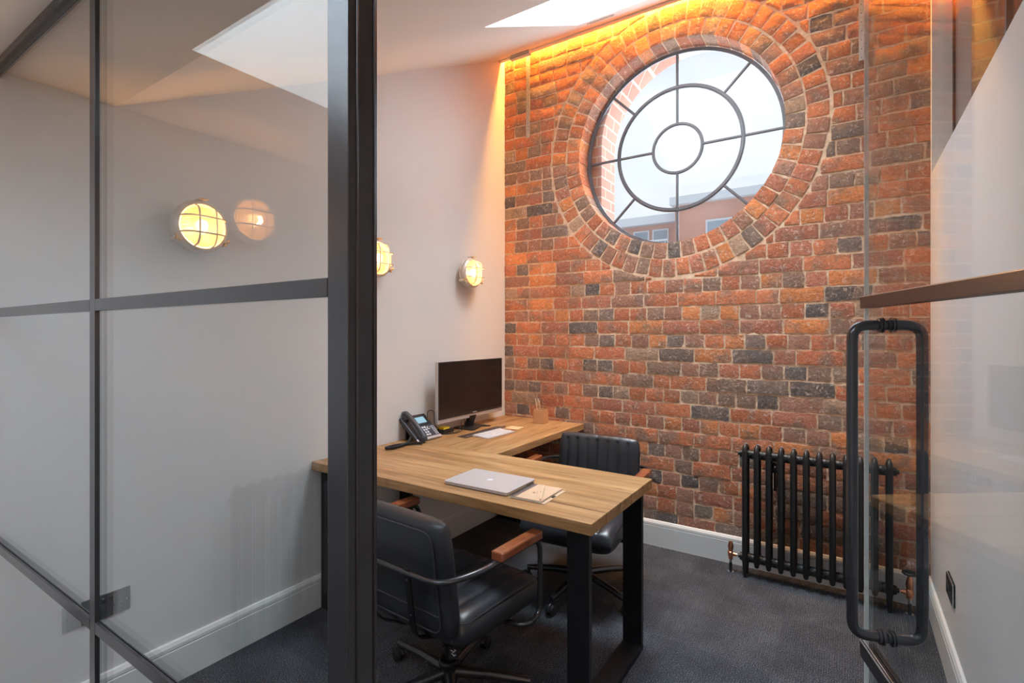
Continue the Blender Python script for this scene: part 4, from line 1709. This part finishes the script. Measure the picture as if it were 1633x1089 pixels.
# cables behind the desk items
cb = MB()
cb.tube(fillet([(0.075, -0.965, DZ + 0.09), (0.035, -0.93, DZ + 0.155), (0.030, -0.86, DZ + 0.150), (0.040, -0.870, DZ + 0.06), (0.115, -0.868, DZ + 0.004), (0.140, -0.74, DZ + 0.004), (0.10, -0.66, DZ + 0.06)], 0.03, 6), 0.0024, 8)
cb.tube(fillet([(0.05, -0.90, DZ + 0.004), (0.13, -0.86, DZ + 0.004), (0.17, -0.78, DZ + 0.004), (0.15, -0.70, DZ + 0.02), (0.09, -0.62, DZ + 0.07)], 0.04, 6), 0.0024, 8)
c1 = cb.build('power_cable', cable_black, None, smooth=True)
tag(c1, 'black cables looping between the desk phone and the monitor', 'cable')
cb = MB()
cb.tube(fillet([(0.012, -1.50, 0.705), (0.035, -1.48, 0.62), (0.05, -1.40, 0.60), (0.04, -1.32, 0.66), (0.012, -1.30, 0.705)], 0.05, 8), 0.0028, 8)
c1 = cb.build('power_cable', cable_black, None, smooth=True)
tag(c1, 'black cable drooping below the long desk, left of the near chair armrest', 'cable')
cb = MB()
cb.tube(fillet([(0.15, -1.02, 0.705), (0.12, -1.0, 0.62), (0.10, -0.90, 0.585), (0.08, -0.78, 0.60), (0.06, -0.70, 0.705)], 0.05, 8), 0.0028, 8)
c1 = cb.build('power_cable', cable_black, None, smooth=True)
tag(c1, 'black cable drooping below the side desk in front of the left wall', 'cable')
ad = thing('adapter_box', 'small black box with a yellow top between phone and monitor foot', 'adapter', (0.075, -0.80, DZ))
sbox('case', -0.030, 0.030, -0.05, 0.05, 0.0006, 0.026, plastic_black, ad, bevel=0.003)
sbox('cover', -0.024, 0.024, -0.045, 0.015, 0.0262, 0.040, yellow, ad, bevel=0.002)

# ------------------------------------------------------------------ laptop
lt = thing('laptop', 'closed silver laptop lying on the long desk', 'laptop', (0.970, -1.548, DZ), math.radians(1.5))
bx_ = MB()
def rrect(hx_, hy_, r, n=6):
    o_ = []
    for (cx_, cy_, a0) in ((hx_ - r, hy_ - r, 0), (-hx_ + r, hy_ - r, PI / 2), (-hx_ + r, -hy_ + r, PI), (hx_ - r, -hy_ + r, 1.5 * PI)):
        for k in range(n + 1):
            a = a0 + PI / 2 * k / n
            o_.append((cx_ + r * math.cos(a), cy_ + r * math.sin(a)))
    return o_
mb = MB(); mb.prism(rrect(0.160, 0.113, 0.012), 0.0015, 0.0095); mb.build('base', silver, lt, bevel=0.001)
mb = MB(); mb.prism(rrect(0.1625, 0.1155, 0.013), 0.0105, 0.0155); lid = mb.build('lid', silver, lt, bevel=0.0012)
mb = MB()
for (x, y) in ((-.13, -.09), (.13, -.09), (-.13, .09), (.13, .09)):
    mb.lathe([(0.006, 0.0003), (0.006, 0.0015)], 10, Matrix.Translation((x, y, 0)))
mb.box(-0.15, 0.15, 0.095, 0.108, 0.0095, 0.0105)
mb.build('feet', dark_slot, lt)
mb = MB(); mb.box(0.1600, 0.1604, 0.04, 0.10, 0.004, 0.007)
mb.build('ports', dark_slot, lt)
# fruit-shaped mark with a bite and a leaf
ap = []
for k in range(40):
    a = 2 * PI * k / 40 + PI / 2
    r = 0.0135 * (1 - 0.14 * math.exp(-((a - PI / 2) % (2 * PI)) ** 2 * 6) - 0.14 * math.exp(-((2 * PI - (a - PI / 2) % (2 * PI))) ** 2 * 6))
    x, y = r * math.cos(a), r * math.sin(a) * 1.0
    dx, dy = x - 0.0155, y - 0.001
    dd = math.hypot(dx, dy)
    if dd < 0.0065:
        x = 0.0155 + dx / dd * 0.0065; y = 0.001 + dy / dd * 0.0065
    ap.append((-x, -y))
mb = MB(); mb.prism(ap, 0.01552, 0.01575)
lf = [(0.0, -0.0145), (-0.0035, -0.0165), (-0.004, -0.0205), (-0.0005, -0.0185)]
mb.prism(lf, 0.01552, 0.01575)
mb.build('logo', white_plastic, lid)
# notebook
nbk = thing('notebook', 'spiral bound kraft notebook with a pencil across it', 'notebook', (1.218, -1.568, DZ), math.radians(2))
sbox('pages', -0.068, 0.066, -0.092, 0.092, 0.0022, 0.0085, paper, nbk)
sbox('back_cover', -0.070, 0.083, -0.094, 0.094, 0.0006, 0.0021, kraft, nbk)
cv = sbox('cover', -0.045, 0.068, -0.094, 0.094, 0.0086, 0.0100, kraft, nbk)
sbox('spine_strip', -0.070, -0.0452, -0.094, 0.094, 0.0086, 0.0102, silver_dark, nbk)
sp = MB()
for k in range(26):
    y = -0.088 + k * 0.00705
    sp.tube([(-0.066 + 0.0065 * math.cos(a), y, 0.0075 + 0.0062 * math.sin(a)) for a in np.linspace(-0.4, PI + 0.4, 9)], 0.0009, 5)
sp.build('spiral_binding', dark_slot, nbk)
lt_ = MB()
for (x, y, w_, h_, an) in ((-0.008, -0.012, 0.012, 0.0022, 70), (-0.004, -0.018, 0.010, 0.0022, 10), (0.006, -0.014, 0.006, 0.0022, 60), (0.014, 0.010, 0.009, 0.0022, 30), (0.019, 0.016, 0.006, 0.0022, -20), (0.002, 0.0, 0.008, 0.0020, -50)):
    lt_.box(-w_ / 2, w_ / 2, -h_ / 2, h_ / 2, 0.0101, 0.0104, Matrix.Translation((x, y, 0)) @ Matrix.Rotation(math.radians(an), 4, 'Z'))
lt_.build('lettering', dark_slot, cv)
MB().box(0.070, 0.080, -0.012, 0.010, 0.0022, 0.0045).build('elastic_clip', plastic_black, nbk)
pc = thing('pencil', 'pale wooden pencil lying across the kraft notebook', 'pencil', (1.253, -1.575, DZ + 0.0142))
a_ = Vector((0.030, -0.078, 0)); b_2 = Vector((-0.042, 0.078, 0.004))
mb = MB(); mb.tube([a_, a_.lerp(b_2, .93)], 0.0038, 6); mb.build('shaft', pencil_wood, pc)
mb = MB(); mb.tube([a_.lerp(b_2, .93), b_2], [0.0038, 0.0006], 6); mb.build('tip', paper, pc)
